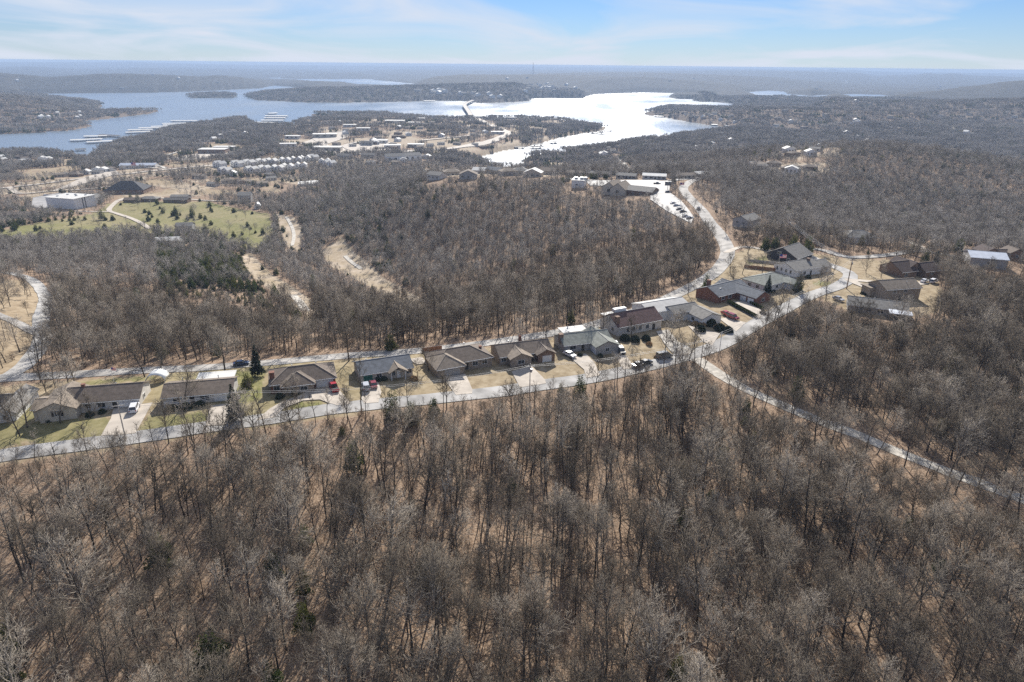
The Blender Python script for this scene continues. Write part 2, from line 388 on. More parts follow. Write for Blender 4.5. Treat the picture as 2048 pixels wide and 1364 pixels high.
# ------------------------------------------------------------------ object helpers
def link_mesh(name, verts, faces, m, parent=None, smooth=False, uv=None):
    me = bpy.data.meshes.new(name)
    me.from_pydata([tuple(v) for v in verts], [], [tuple(f) for f in faces])
    me.validate(); me.update()
    if m is not None: me.materials.append(m)
    if smooth: me.polygons.foreach_set('use_smooth', [True] * len(me.polygons))
    o = bpy.data.objects.new(name, me); COL.objects.link(o)
    if parent is not None: o.parent = parent
    return o

def np_mesh(name, verts, tris, m, smooth=False):
    me = bpy.data.meshes.new(name)
    verts = np.ascontiguousarray(verts, np.float32); tris = np.ascontiguousarray(tris, np.int32)
    k = tris.shape[1]
    me.vertices.add(len(verts)); me.vertices.foreach_set('co', verts.ravel())
    me.loops.add(tris.size); me.loops.foreach_set('vertex_index', tris.ravel())
    me.polygons.add(len(tris)); me.polygons.foreach_set('loop_start', np.arange(0, tris.size, k, dtype=np.int32))
    me.polygons.foreach_set('loop_total', np.full(len(tris), k, np.int32))
    if smooth: me.polygons.foreach_set('use_smooth', np.ones(len(tris), bool))
    me.update(calc_edges=True); me.validate()
    if m is not None:
        for q in (m if isinstance(m, (list, tuple)) else [m]): me.materials.append(q)
    return me

def tag(o, label=None, cat=None, group=None, kind=None):
    if label: o['label'] = label
    if cat: o['category'] = cat
    if group: o['group'] = group
    if kind: o['kind'] = kind
    return o

def thing(name, label, cat, loc=(0, 0, 0), rz=0.0, group=None):
    o = bpy.data.objects.new(name, None); COL.objects.link(o)
    o.empty_display_size = 0.5
    o.location = loc; o.rotation_euler = (0, 0, rz)
    return tag(o, label, cat, group)

def copy_tree(o, parent=None):
    c = o.copy(); COL.objects.link(c); c.parent = parent
    for ch in o.children: copy_tree(ch, c)
    return c

class MB:
    def __init__(s): s.v = []; s.f = []
    def box(s, x0, x1, y0, y1, z0, z1):
        b = len(s.v)
        s.v += [(x0, y0, z0), (x1, y0, z0), (x1, y1, z0), (x0, y1, z0), (x0, y0, z1), (x1, y0, z1), (x1, y1, z1), (x0, y1, z1)]
        s.f += [(b, b + 3, b + 2, b + 1), (b + 4, b + 5, b + 6, b + 7), (b, b + 1, b + 5, b + 4), (b + 1, b + 2, b + 6, b + 5), (b + 2, b + 3, b + 7, b + 6), (b + 3, b, b + 4, b + 7)]
        return s
    def poly(s, pts):
        b = len(s.v); s.v += [tuple(p) for p in pts]; s.f.append(tuple(range(b, b + len(pts)))); return s
    def slab(s, pts, t):
        """a roof plane with thickness t"""
        b = len(s.v); n = len(pts)
        s.v += [tuple(p) for p in pts] + [(p[0], p[1], p[2] - t) for p in pts]
        s.f.append(tuple(range(b, b + n))); s.f.append(tuple(range(b + 2 * n - 1, b + n - 1, -1)))
        for i in range(n):
            j = (i + 1) % n
            s.f.append((b + j, b + i, b + n + i, b + n + j))
        return s
    def tube(s, p0, p1, r0, r1, n=6, cap=True):
        p0 = Vector(p0); p1 = Vector(p1); d = (p1 - p0)
        if d.length < 1e-6: return s
        d.normalize(); a = d.orthogonal().normalized(); c = d.cross(a); b = len(s.v)
        for p, r in ((p0, r0), (p1, r1)):
            for k in range(n):
                t = 2 * math.pi * k / n
                s.v.append(tuple(p + (a * math.cos(t) + c * math.sin(t)) * r))
        for k in range(n):
            q = (k + 1) % n
            s.f.append((b + k, b + q, b + n + q, b + n + k))
        if cap:
            s.f.append(tuple(range(b + n - 1, b - 1, -1))); s.f.append(tuple(range(b + n, b + 2 * n)))
        return s
    def build(s, name, m, parent=None, smooth=False): return link_mesh(name, s.v, s.f, m, parent, smooth)

# ================================================================== ground, lake, roads
FIELD = [(195,424),(215,408),(250,404),(330,402),(420,404),(455,414),(540,428),(548,470),(520,505),(470,490),(430,470),(300,466),(200,472),(60,484),(-60,482),(-60,468),(120,440)]
YARDS = [(-80,778),(0,772),(160,760),(480,735),(700,715),(900,702),(1060,682),(1200,654),(1290,622),(1400,572),(1450,535),(1470,508),(1500,496),(1560,500),(1620,508),(1700,518),(1780,520),(1860,545),
         (1885,580),(1880,625),(1790,640),(1700,622),(1640,596),(1560,632),(1440,702),(1360,722),(1280,744),(1180,766),(1080,780),(800,816),(550,848),(250,893),(0,930),(-80,938)]
LOOP = [(-80,570),(0,560),(55,560),(95,590),(100,620),(88,700),(60,742),(0,765),(-80,765)]
CREEK = [[(552,428),(590,434),(608,465),(597,502),(572,492),(560,460)],
         [(643,505),(684,472),(704,500),(742,530),(766,556),(806,577),(872,612),(790,604),(720,562),(660,532)],
         [(472,517),(500,504),(545,550),(592,578),(622,600),(638,625),(610,642),(583,612),(538,578),(500,548)]]
GREEN = [[(55,885),(62,852),(130,838),(222,836),(203,875),(100,893)], [(130,767),(310,751),(312,757),(140,775)], [(272,870),(296,832),(420,824),(410,852)],
         [(380,762),(400,748),(500,742),(530,742),(520,800),(478,806),(476,758)], [(-60,905),(0,800),(60,800),(90,850),(40,888)], [(560,820),(600,803),(650,806),(640,818)],
         [(1490,522),(1530,513),(1538,520),(1500,530)], [(1622,568),(1640,562),(1665,566),(1650,574)]]
LOTS = {  # paved or gravelled flat places, outlines on the ground
 'hilltop_lot': [(1170,362),(1310,361),(1342,366),(1338,384),(1362,402),(1388,436),(1382,448),(1335,424),(1300,400),(1302,386),(1255,374),(1180,372)],
 'church_lot': [(66,396),(120,386),(132,392),(118,412),(100,420),(62,414)],
 'yard_lot': [(100,384),(180,352),(230,340),(240,348),(190,362),(120,380)],
 'town_lot': [(600,288),(640,268),(690,262),(700,272),(650,290)],
 'town_lot2': [(640,305),(700,290),(770,285),(800,296),(700,308)],
 'shop_lot': [(330,318),(420,302),(490,303),(470,312),(360,322)],
}
THIN = [[(1552,292),(1670,294),(1692,312),(1600,320),(1548,312)], [(1495,328),(1660,324),(1655,354),(1555,352)], [(1695,276),(1805,278),(1805,294),(1695,294)], [(850,338),(1110,338),(1110,352),(850,352)], [(-60,372),(120,358),(250,340),(430,324),(450,338),(350,350),(260,362),(60,394),(-60,398)], [(230,385),(420,352),(470,356),(400,392),(280,398)]]   # ridge-top lots with few trees
_gpx, _gpy, _ = to_px(GX, GY, GZ)
_n1 = fbm(GX / 9, GY / 9, 31, 4); _n2 = fbm(GX / 30, GY / 30, 37, 3)
gpx = _gpx + _n1 * 10; gpy = _gpy + _n1 * 5
near = GD < 900
g_green = np.zeros(GX.shape); g_dry = np.zeros(GX.shape); g_pale = np.zeros(GX.shape)
yard = inside(YARDS, gpx, gpy) & near
g_dry[yard] = 1.0
g_green[yard] = np.clip(0.22 + 1.6 * _n2[yard], 0, 0.6) * np.clip(1.35 - _gpx[yard] / 900, 0.12, 1)
fld = inside(FIELD, gpx, gpy) & (GD < 1000)
g_dry[fld] = 1; g_green[fld] = np.clip(0.72 + 1.3 * _n2[fld], 0.2, 1)
lp = inside(LOOP, gpx, gpy) & near
g_dry[lp] = 0.8
for poly in GREEN:
    k = inside(poly, gpx, gpy) & near
    g_dry[k] = 1; g_green[k] = np.clip(0.85 + _n2[k], 0.4, 1)
for poly in CREEK:
    k = inside(poly, gpx, gpy) & near
    g_dry[k] = 1; g_green[k] = 0; g_pale[k] = np.clip(0.45 + 1.8 * _n1[k], 0, 1)
# bare clearings in the valley and round the town
town = (GD > 950) & (GD < 2500) & (_gpx > 560) & (_gpx < 1130)
k = town & (fbm(GX / 70, GY / 70, 51) > 0.0)
g_dry[k] = 0.9; g_pale[k] = 0.4
left_town = (GD > 900) & (GD < 1700) & (_gpx < 560)
k = left_town & (fbm(GX / 60, GY / 60, 53) > 0.09)
g_dry[k] = 0.9
for poly in THIN:
    k = inside(poly, gpx, gpy) & (GD > 500) & (GD < 1500) & (fbm(GX / 25, GY / 25, 57) > -0.04)
    g_dry[k] = 1; g_pale[k] = 0.45
shore = np.zeros(GX.shape, bool)
w = WET.astype(float)
for da in (-1, 0, 1):
    for dl in (-1, 0, 1): shore |= np.roll(np.roll(WET, da, 0), dl, 1)
shore &= ~WET & (GD < 2300)
g_dry[shore] = 0.8; g_pale[shore] = 0.2
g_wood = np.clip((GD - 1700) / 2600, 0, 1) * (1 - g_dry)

idx = np.arange(NA * ND).reshape(NA, ND)
quads = np.stack([idx[:-1, :-1], idx[1:, :-1], idx[1:, 1:], idx[:-1, 1:]], -1).reshape(-1, 4)[:, ::-1]
gm = np_mesh('ground', np.stack([GX, GY, GZ], -1).reshape(-1, 3), quads[:, ::1], None, smooth=True)
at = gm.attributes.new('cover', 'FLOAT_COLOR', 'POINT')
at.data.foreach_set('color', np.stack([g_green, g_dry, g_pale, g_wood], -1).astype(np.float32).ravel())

def ground_material():
    m = bpy.data.materials.new('ground'); m.use_nodes = True
    n, l = m.node_tree.nodes, m.node_tree.links
    b = n['Principled BSDF']; b.inputs['Roughness'].default_value = 0.95; b.inputs['Specular IOR Level'].default_value = 0.1
    geo = n.new('ShaderNodeNewGeometry')
    def noise(scale, det=6, rough=0.6):
        q = n.new('ShaderNodeTexNoise'); q.inputs['Scale'].default_value = scale; q.inputs['Detail'].default_value = det; q.inputs['Roughness'].default_value = rough
        l.new(geo.outputs['Position'], q.inputs['Vector']); return q.outputs['Fac']
    def ramp(fac, stops):
        q = n.new('ShaderNodeValToRGB'); e = q.color_ramp.elements
        e[0].position, e[0].color = stops[0][0], (*stops[0][1], 1)
        e[1].position, e[1].color = stops[-1][0], (*stops[-1][1], 1)
        for p, c in stops[1:-1]:
            t = e.new(p); t.color = (*c, 1)
        l.new(fac, q.inputs[0]); return q.outputs[0]
    def mix(f, a, c):
        q = n.new('ShaderNodeMix'); q.data_type = 'RGBA'; l.new(f, q.inputs[0]); l.new(a, q.inputs[6]); l.new(c, q.inputs[7]); return q.outputs[2]
    litter = ramp(noise(2.4, 6, 0.72), [(0.30, (0.08, 0.05, 0.032)), (0.45, (0.20, 0.135, 0.09)), (0.57, (0.32, 0.235, 0.165)), (0.72, (0.45, 0.355, 0.27))])
    dry = ramp(noise(0.35, 9, 0.7), [(0.3, (0.17, 0.125, 0.075)), (0.5, (0.30, 0.235, 0.15)), (0.72, (0.42, 0.35, 0.245))])
    green = ramp(noise(0.4, 9, 0.7), [(0.3, (0.09, 0.10, 0.03)), (0.5, (0.17, 0.165, 0.06)), (0.72, (0.28, 0.25, 0.12))])
    pale = ramp(noise(0.3, 8, 0.7), [(0.3, (0.33, 0.26, 0.19)), (0.7, (0.56, 0.48, 0.39))])
    wood = ramp(noise(0.028, 9, 0.72), [(0.34, (0.012, 0.014, 0.012)), (0.5, (0.032, 0.030, 0.026)), (0.68, (0.066, 0.059, 0.050))])  # far canopy's self-shadowing is painted into these dark tones
    a = n.new('ShaderNodeAttribute'); a.attribute_name = 'cover'
    sp = n.new('ShaderNodeSeparateColor'); l.new(a.outputs['Color'], sp.inputs[0])
    c = mix(sp.outputs[1], litter, dry)
    c = mix(sp.outputs[0], c, green)
    c = mix(sp.outputs[2], c, pale)
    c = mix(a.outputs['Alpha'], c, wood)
    l.new(c, b.inputs['Base Color'])
    bp = n.new('ShaderNodeBump'); bp.inputs['Strength'].default_value = 0.15; bp.inputs['Distance'].default_value = 0.05
    l.new(noise(3.5, 8, 0.75), bp.inputs['Height']); l.new(bp.outputs[0], b.inputs['Normal'])
    return m
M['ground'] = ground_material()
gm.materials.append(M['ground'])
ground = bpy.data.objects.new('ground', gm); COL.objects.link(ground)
tag(ground, kind='structure')

def water_material():
    m = bpy.data.materials.new('lake_water'); m.use_nodes = True
    n, l = m.node_tree.nodes, m.node_tree.links
    b = n['Principled BSDF']
    b.inputs['Base Color'].default_value = (0.17, 0.21, 0.25, 1); b.inputs['Roughness'].default_value = 0.24; b.inputs['IOR'].default_value = 1.333
    geo = n.new('ShaderNodeNewGeometry')
    mp = n.new('ShaderNodeMapping'); mp.inputs['Scale'].default_value = (1, 0.35, 1)
    l.new(geo.outputs['Position'], mp.inputs['Vector'])
    a = n.new('ShaderNodeTexNoise'); a.inputs['Scale'].default_value = 0.05; a.inputs['Detail'].default_value = 6; a.inputs['Roughness'].default_value = 0.62
    l.new(mp.outputs[0], a.inputs['Vector'])
    bp = n.new('ShaderNodeBump'); bp.inputs['Strength'].default_value = 0.8; bp.inputs['Distance'].default_value = 1.6
    l.new(a.outputs['Fac'], bp.inputs['Height']); l.new(bp.outputs[0], b.inputs['Normal'])
    c = n.new('ShaderNodeTexNoise'); c.inputs['Scale'].default_value = 0.004; c.inputs['Detail'].default_value = 5
    l.new(mp.outputs[0], c.inputs['Vector'])
    mr = n.new('ShaderNodeMapRange'); mr.inputs[1].default_value = 0.35; mr.inputs[2].default_value = 0.65; mr.inputs[3].default_value = 0.19; mr.inputs[4].default_value = 0.36
    l.new(c.outputs['Fac'], mr.inputs[0]); l.new(mr.outputs[0], b.inputs['Roughness'])
    return m
M['water'] = water_material()
lake = link_mesh('lake', [(-13000, 850, LAKE_Z), (13000, 850, LAKE_Z), (13000, 17000, LAKE_Z), (-13000, 17000, LAKE_Z)], [(0, 1, 2, 3)], M['water'])
tag(lake, kind='structure')

ROADS = []   # (array of xy points, half width) used to keep trees off
def resample(pts, step):
    pts = [Vector(p) for p in pts]; out = []
    for i in range(len(pts) - 1):
        p0 = pts[max(i - 1, 0)]; p1 = pts[i]; p2 = pts[i + 1]; p3 = pts[min(i + 2, len(pts) - 1)]
        n = max(1, int((p2 - p1).length / step))
        for k in range(n):
            t = k / n
            out.append(0.5 * ((2 * p1) + (p2 - p0) * t + (2 * p0 - 5 * p1 + 4 * p2 - p3) * t * t + (3 * p1 - p0 - 3 * p2 + p3) * t ** 3))
    out.append(pts[-1]); return out

def road(name, pix, width, m, lift=0.06, step=4.0, keep=1.5, jitter=0.0):
    c = resample([G(*p).to_2d() for p in pix], step)
    v = []; f = []; cols = 5
    for i, p in enumerate(c):
        d = (c[min(i + 1, len(c) - 1)] - c[max(i - 1, 0)]); d.normalize(); nrm = Vector((-d.y, d.x))
        w = width * 0.5
        for k in range(cols):
            t = -1 + 2 * k / (cols - 1)
            ww = w + (random.uniform(-jitter, jitter) if k in (0, cols - 1) else 0)
            q = p + nrm * ww * t
            v.append((q.x, q.y, float(Z(q.x, q.y)) + lift + 0.00025 * q.length))
    for i in range(len(c) - 1):
        for k in range(cols - 1):
            a = i * cols + k
            f.append((a, a + 1, a + cols + 1, a + cols))
    o = link_mesh(name, v, f, m, smooth=True)
    ROADS.append((np.array([tuple(p) for p in c]), width / 2 + keep))
    return tag(o, kind='structure')

PADS = []
def pad(name, pix, m, lift=0.09, cuts=3):
    bm = bmesh.new()
    vs_ = [bm.verts.new(G(*p)) for p in pix]
    bm.faces.new(vs_); bmesh.ops.triangulate(bm, faces=bm.faces[:])
    for _ in range(cuts): bmesh.ops.subdivide_edges(bm, edges=[e for e in bm.edges if e.calc_length() > 5], cuts=1, use_grid_fill=True)
    bmesh.ops.triangulate(bm, faces=bm.faces[:])
    for v in bm.verts:
        v.co.z = float(Z(v.co.x, v.co.y)) + lift + 0.00025 * v.co.to_2d().length
    bmesh.ops.recalc_face_normals(bm, faces=bm.faces[:])
    if sum(f.normal.z for f in bm.faces) < 0: bmesh.ops.reverse_faces(bm, faces=bm.faces[:])
    me = bpy.data.meshes.new(name); bm.to_mesh(me); bm.free(); me.materials.append(m)
    o = bpy.data.objects.new(name, me); COL.objects.link(o)
    PADS.append([tuple(G(*p).to_2d()) for p in pix])
    return tag(o, kind='structure')

STREET = [(-90,928),(0,912),(100,898),(250,878),(400,856),(550,836),(650,820),(800,804),(950,789),(1080,771),(1180,757),(1280,736),(1360,716),(1440,690),(1500,655),(1560,622),(1620,592),(1672,574),(1700,556),(1694,544),(1664,532),(1640,524)]
UPPER = [(-90,766),(0,757),(130,750),(250,743),(400,736),(480,730),(600,720),(750,708),(900,695),(1050,675),(1180,652),(1280,620),(1370,580),(1420,552),(1447,525),(1455,500),(1441,470),(1420,445),(1400,417),(1375,391),(1367,376),(1380,364),(1405,355)]
road('street', STREET, 6.2, M['street'], 0.10, jitter=0.15)
road('road', UPPER, 7.0, M['asphalt'], 0.07, keep=2.0, jitter=0.12)
road('lane', [(1372,712),(1400,722),(1440,750),(1520,792),(1640,842),(1720,872),(1850,926),(2000,982),(2120,1026)], 4.0, M['lane'], 0.06, keep=2.4, jitter=0.3)
road('road', [(10,757),(45,735),(75,700),(86,672),(82,640),(93,602),(80,576),(55,556),(10,545)], 5.6, M['street'], 0.13, jitter=0.2)
road('lane', [(84,672),(50,655),(20,640),(-60,610)], 4.0, M['asphalt'], 0.16, jitter=0.2)
road('lane', [(1452,506),(1485,494),(1530,500),(1562,510)], 3.6, M['concrete'], 0.13)
road('lane', [(1690,560),(1725,562),(1760,566),(1800,572),(1850,566)], 3.6, M['concrete'], 0.15)
road('lane', [(1702,562),(1730,574),(1762,582)], 4.0, M['concrete'], 0.18)
road('lane', [(1640,524),(1600,500),(1640,500),(1700,515),(1781,510),(1830,502),(1880,508),(1930,517),(1990,524)], 5.0, M['asphalt'], 0.2)
road('lane', [(1850,500),(1832,490),(1815,483)], 4.0, M['concrete'], 0.22)
road('lane', [(1238,316),(1246,328),(1252,338),(1262,350)], 9.0, M['gravel'], 0.3, 8)
road('road', [(1405,355),(1340,362),(1280,362),(1200,362),(1130,357)], 7.0, M['asphalt'], 0.25)
road('highway', [(-60,386),(20,375),(100,366),(190,355),(280,345),(360,337),(430,331)], 11.0, M['concrete'], 0.5, 12, keep=14)
road('lane', [(20,376),(42,388),(90,384),(160,380),(240,372)], 7.0, M['concrete'], 0.6, 10)
road('lane', [(255,396),(236,402),(218,420),(232,427),(262,437),(285,448),(299,458)], 5.0, M['concrete'], 0.3, 8)
road('lane', [(224,424),(190,424),(150,423)], 4.0, M['concrete'], 0.34, 8)
road('lane', [(236,402),(270,399),(330,397),(420,402),(480,403),(530,402)], 5.0, M['concrete'], 0.38, 8)
road('highway', [(590,306),(650,309),(720,309),(800,304),(860,300),(905,297),(960,289),(1000,277),(1017,267),(1004,259),(980,250),(955,238),(941,230)], 20.0, M['concrete'], 0.9, 20, keep=6)
road('lane', [(670,300),(640,285),(630,275),(650,268),(690,262)], 12.0, M['concrete'], 1.0, 16)
road('lane', [(720,306),(690,292),(740,282),(800,290)], 12.0, M['concrete'], 1.1, 16)
road('lane', [(840,282),(900,276),(960,270)], 8.0, M['concrete'], 1.1, 16)
road('lane', [(170,336),(250,324),(330,312),(370,300)], 7.0, M['gravel'], 0.8, 12)
road('lane', [(230,340),(270,336),(330,338),(300,328)], 6.0, M['gravel'], 0.8, 12)
road('path', [(572,434),(582,450),(588,470),(584,492)], 3.0, M['gravel'], 0.2, 6)
road('path', [(690,512),(705,526),(722,538)], 3.0, M['gravel'], 0.2, 6)
road('path', [(585,590),(600,605),(612,622)], 4.5, M['gravel'], 0.2, 6)
for _k, _v in LOTS.items():
    pad('parking_lot', _v, M['lot'] if 'hill' in _k or 'church' in _k else M['concrete'], 0.35)
for pts in ([(228,815),(279,810),(306,806),(288,838),(271,868),(202,873),(222,838)], [(421,812),(461,808),(468,833),(469,850),(411,854)],
            [(632,772),(664,771),(680,782),(702,808),(676,812),(655,806),(640,800),(607,802),(570,816),(548,836),(512,842),(540,818),(565,804),(600,792)],
            [(728,765),(756,763),(763,785),(757,806),(728,808),(723,798)], [(884,754),(931,749),(945,780),(944,788),(912,791)], [(1023,744),(1062,732),(1090,760),(1092,768),(1040,776)],
            [(1140,716),(1172,708),(1190,728),(1200,752),(1172,757),(1168,740)], [(1225,702),(1244,702),(1264,728),(1262,738),(1246,740)],
            [(1376,652),(1440,668),(1424,692),(1406,684)], [(1438,638),(1455,636),(1492,646),(1472,664)], [(1456,606),(1488,602),(1534,628),(1512,640)]):
    pad('driveway', pts, M['concrete'], 0.16)
for pts in ([(1312,664),(1336,660),(1356,684),(1392,702),(1376,712),(1344,706),(1330,690)],):
    pad('driveway', pts, M['gravel'], 0.17)

# ================================================================== trees
class Segs:
    def __init__(s): s.p0 = []; s.p1 = []; s.r0 = []; s.r1 = []
    def add(s, a, b, r, q): s.p0.append(a); s.p1.append(b); s.r0.append(r); s.r1.append(q)

def segs_to_tris(S, n):
    """tapered n-sided prisms, open ended"""
    p0 = np.array(S.p0); p1 = np.array(S.p1); r0 = np.array(S.r0); r1 = np.array(S.r1)
    d = p1 - p0; d /= np.linalg.norm(d, axis=1)[:, None] + 1e-9
    h = np.where(np.abs(d[:, 2:3]) < 0.9, np.array([[0, 0, 1.0]]), np.array([[1.0, 0, 0]]))
    a = np.cross(d, h); a /= np.linalg.norm(a, axis=1)[:, None]; b = np.cross(d, a)
    vs_ = []
    for p, r in ((p0, r0), (p1, r1)):
        for k in range(n):
            t = 2 * math.pi * k / n
            vs_.append(p + (a * math.cos(t) + b * math.sin(t)) * r[:, None])
    V = np.stack(vs_, 1)
    m = len(p0); base = (np.arange(m) * 2 * n)[:, None]
    f = []
    for k in range(n):
        q = (k + 1) % n
        f.append(np.concatenate([base + k, base + q, base + n + q], 1)); f.append(np.concatenate([base + k, base + n + q, base + n + k], 1))
    return V.reshape(-1, 3), np.concatenate(f, 0)

def cones_to_tris(S):
    V, _ = segs_to_tris(S, 3)
    m = len(S.p0); V = V.reshape(m, 6, 3)
    V = np.concatenate([V[:, :3], V[:, 3:].mean(1, keepdims=True)], 1).reshape(-1, 3)
    b = (np.arange(m) * 4)[:, None]
    F = np.concatenate([np.concatenate([b + i, b + (i + 1) % 3, b + 3], 1) for i in range(3)], 0)
    return V, F

def join(parts):
    V = []; F = []; o = 0
    for v, f in parts:
        V.append(v); F.append(f + o); o += len(v)
    return np.concatenate(V), np.concatenate(F)

def unit(v): return v / (np.linalg.norm(v) + 1e-9)

def bare_tree(seed, h=13.0, nb=17, n2=8, n3=5, n4=2, spread=1.0, fork=0.36, thick=1.0, tr=0.17, wide=1.0):
    g = np.random.default_rng(seed)
    trunk, limbs, small, twigs = Segs(), Segs(), Segs(), Segs()
    def chain(S, p, d, length, r0, r1, n, wob, up):
        pts = [p]; dirs = [d]
        for k in range(n):
            d = unit(d + g.normal(0, wob, 3) + np.array([0, 0, up]))
            q = p + d * length / n
            ra = r0 + (r1 - r0) * k / n; rb = r0 + (r1 - r0) * (k + 1) / n
            S.add(p, q, ra, rb); p = q; pts.append(p); dirs.append(d)
        return pts, dirs
    def at(pts, dirs, t):
        x = t * (len(pts) - 1); i = min(int(x), len(pts) - 2); f = x - i
        return pts[i] + (pts[i + 1] - pts[i]) * f, dirs[min(i + 1, len(dirs) - 1)]
    def off(d, ang, az):
        a = unit(np.cross(d, [0.3, 0.5, 0.8] if abs(d[2]) > 0.9 else [0, 0, 1.0])); b = np.cross(d, a)
        return unit(d * math.cos(ang) + (a * math.cos(az) + b * math.sin(az)) * math.sin(ang))
    tp, td = chain(trunk, np.array([0, 0, -0.4]), unit(np.array([g.normal(0, .04), g.normal(0, .04), 1.0])), h * 0.86, tr * thick, tr * 0.22 * thick, 8, 0.05, 0.05)
    az = g.uniform(0, 6.28)
    for i in range(nb):
        t = fork + (0.99 - fork) * ((i + g.uniform(0, .8)) / nb)
        p, d = at(tp, td, t); az += 2.4 + g.normal(0, .4)
        L = h * (0.40 - 0.24 * max(0, (t - fork) / (1 - fork))) * spread * g.uniform(0.75, 1.2)
        bp_, bd = chain(limbs, p, off(d, min(1.5, g.uniform(0.6, 1.05) * wide * (1.15 - 0.45 * t)), az), L, 0.070 * thick * (1.25 - 0.6 * t), 0.022 * thick, 4, 0.15, 0.10 if wide < 1.1 else 0.04)
        a2 = g.uniform(0, 6.28)
        for j in range(n2):
            t2 = 0.22 + 0.78 * (j + g.uniform(0, .9)) / n2
            p2, d2 = at(bp_, bd, min(t2, 1)); a2 += 2.4
            L2 = L * g.uniform(0.32, 0.55) * (1.15 - 0.5 * t2)
            cp, cd = chain(small, p2, off(d2, g.uniform(0.5, 0.95), a2), L2, 0.028 * thick, 0.014 * thick, 2, 0.16, 0.06)
            a3 = g.uniform(0, 6.28)
            for k in range(n3):
                t3 = 0.2 + 0.8 * (k + g.uniform(0, .9)) / n3
                p3, d3 = at(cp, cd, min(t3, 1)); a3 += 2.4
                L3 = max(0.35, L2 * g.uniform(0.4, 0.7))
                dd = unit(off(d3, g.uniform(0.4, 0.9), a3) + np.array([0, 0, 0.12]))
                q3 = p3 + dd * L3
                twigs.add(p3, q3, 0.020 * thick, 0.007 * thick)
                for m_ in range(n4):
                    pm = p3 + dd * L3 * g.uniform(0.25, 0.95)
                    d4 = off(dd, g.uniform(0.4, 0.95), g.uniform(0, 6.28))
                    twigs.add(pm, pm + d4 * L3 * g.uniform(0.35, 0.65), 0.016 * thick, 0.005 * thick)
    return trunk, limbs, small, twigs

def tree_meshes(seed, **k):
    a, b, c, d = bare_tree(seed, **k)
    return segs_to_tris(a, 6), join([segs_to_tris(b, 4), segs_to_tris(c, 3), cones_to_tris(d)])

def whole_mesh(name, parts_list, mats):
    V, F = join([p for p, _ in parts_list])
    me = np_mesh(name, V, F, mats)
    mi = np.concatenate([np.full(len(p[1]), i, np.int32) for p, i in parts_list])
    me.polygons.foreach_set('material_index', mi)
    return me

def conifer(seed, h=9.0, rad=2.2, n=900, size=0.5, tris=4, p=0.8, base=0.08):
    g = np.random.default_rng(seed)
    S = Segs(); S.add(np.array([0, 0, -0.4]), np.array([0, 0, h * 0.9]), 0.16, 0.03)
    for i in range(40):
        t = base + (0.95 - base) * i / 40; a = i * 2.4; r = rad * (1 - t) ** p * 0.85
        S.add(np.array([0, 0, h * t]), np.array([math.cos(a) * r, math.sin(a) * r, h * t + r * 0.12]), 0.03, 0.008)
    t = base + (1 - base) * (1 - np.sqrt(1 - g.uniform(0, 0.995, n)))
    lob = 1 + 0.25 * np.sin(g.uniform(0, 6.28) + 3 * t * 6)
    a = g.uniform(0, 6.28, n)
    rr = rad * (1 - t) ** p * (0.80 + 0.35 * np.sin(a * 3 + t * 9 + seed)) * np.sqrt(g.uniform(0.25, 1, n))
    c = np.stack([np.cos(a) * rr, np.sin(a) * rr, h * t + g.normal(0, .12, n)], 1)
    V = []
    for k in range(tris):
        d1 = g.normal(0, 1, (n, 3)); d1[:, 2] *= 0.6; d1 /= np.linalg.norm(d1, axis=1)[:, None]
        d2 = np.cross(d1, g.normal(0, 1, (n, 3))); d2 /= np.linalg.norm(d2, axis=1)[:, None] + 1e-9
        s = size * g.uniform(0.6, 1.2, (n, 1)) * (0.55 + 0.6 * (1 - t[:, None]))
        V.append(np.stack([c - d1 * s * 0.35 + d2 * s * 0.22, c - d1 * s * 0.35 - d2 * s * 0.22, c + d1 * s * 0.75], 1))
    V = np.concatenate(V).reshape(-1, 3); F = np.arange(len(V)).reshape(-1, 3)
    return segs_to_tris(S, 4), (V, F)

TW = [M['bark'], M['twig']]
NEAR = []      # (trunk mesh, crown mesh)
for s, kw in enumerate([dict(h=12.0, spread=1.3, fork=0.28, wide=1.25, n3=4, n4=2, thick=1.2), dict(h=11.5, spread=1.45, fork=0.25, wide=1.35, nb=18, n3=4, n4=2, thick=1.2), dict(h=13, spread=1.2, fork=0.33, wide=1.2, n3=4, n4=2, thick=1.2), dict(h=10.5, spread=1.4, fork=0.25, wide=1.3, n3=4, n4=2, thick=1.2), dict(h=12.5, spread=1.3, fork=0.3, wide=1.4, n2=9, n3=4, n4=2, thick=1.2),
                        dict(h=13.5, spread=0.95), dict(h=14.5, spread=0.8, fork=0.45), dict(h=12.5, spread=1.05, fork=0.36), dict(h=15, spread=0.75, fork=0.5, nb=14), dict(h=13, spread=0.85, fork=0.4),
                        dict(h=14, nb=10, n2=5, n3=4, n4=1, spread=0.52, fork=0.48, tr=0.15), dict(h=12.5, nb=9, n2=5, n3=4, n4=1, spread=0.5, fork=0.5, tr=0.13), dict(h=15, nb=11, n2=5, n3=4, n4=1, spread=0.55, fork=0.52, tr=0.16)]):
    t, c = tree_meshes(100 + s, **kw)
    NEAR.append((np_mesh('bare_trunk', *t, M['bark']), np_mesh('bare_crown', *c, M['twig']), whole_mesh('bare_tree', [(t, 0), (c, 1)], TW)))
YARD = []      # broad park trees
for s, kw in enumerate([dict(h=14, spread=1.35, fork=0.22, nb=18, n2=9, n3=6, tr=0.26), dict(h=11, spread=1.25, fork=0.2, nb=16, n2=8, tr=0.2), dict(h=8.0, spread=1.2, fork=0.18, nb=12, n2=7, tr=0.13)]):
    t, c = tree_meshes(300 + s, **kw)
    YARD.append((np_mesh('yard_trunk', *t, M['bark']), np_mesh('yard_crown', *c, M['twig'])))
CEDAR = []
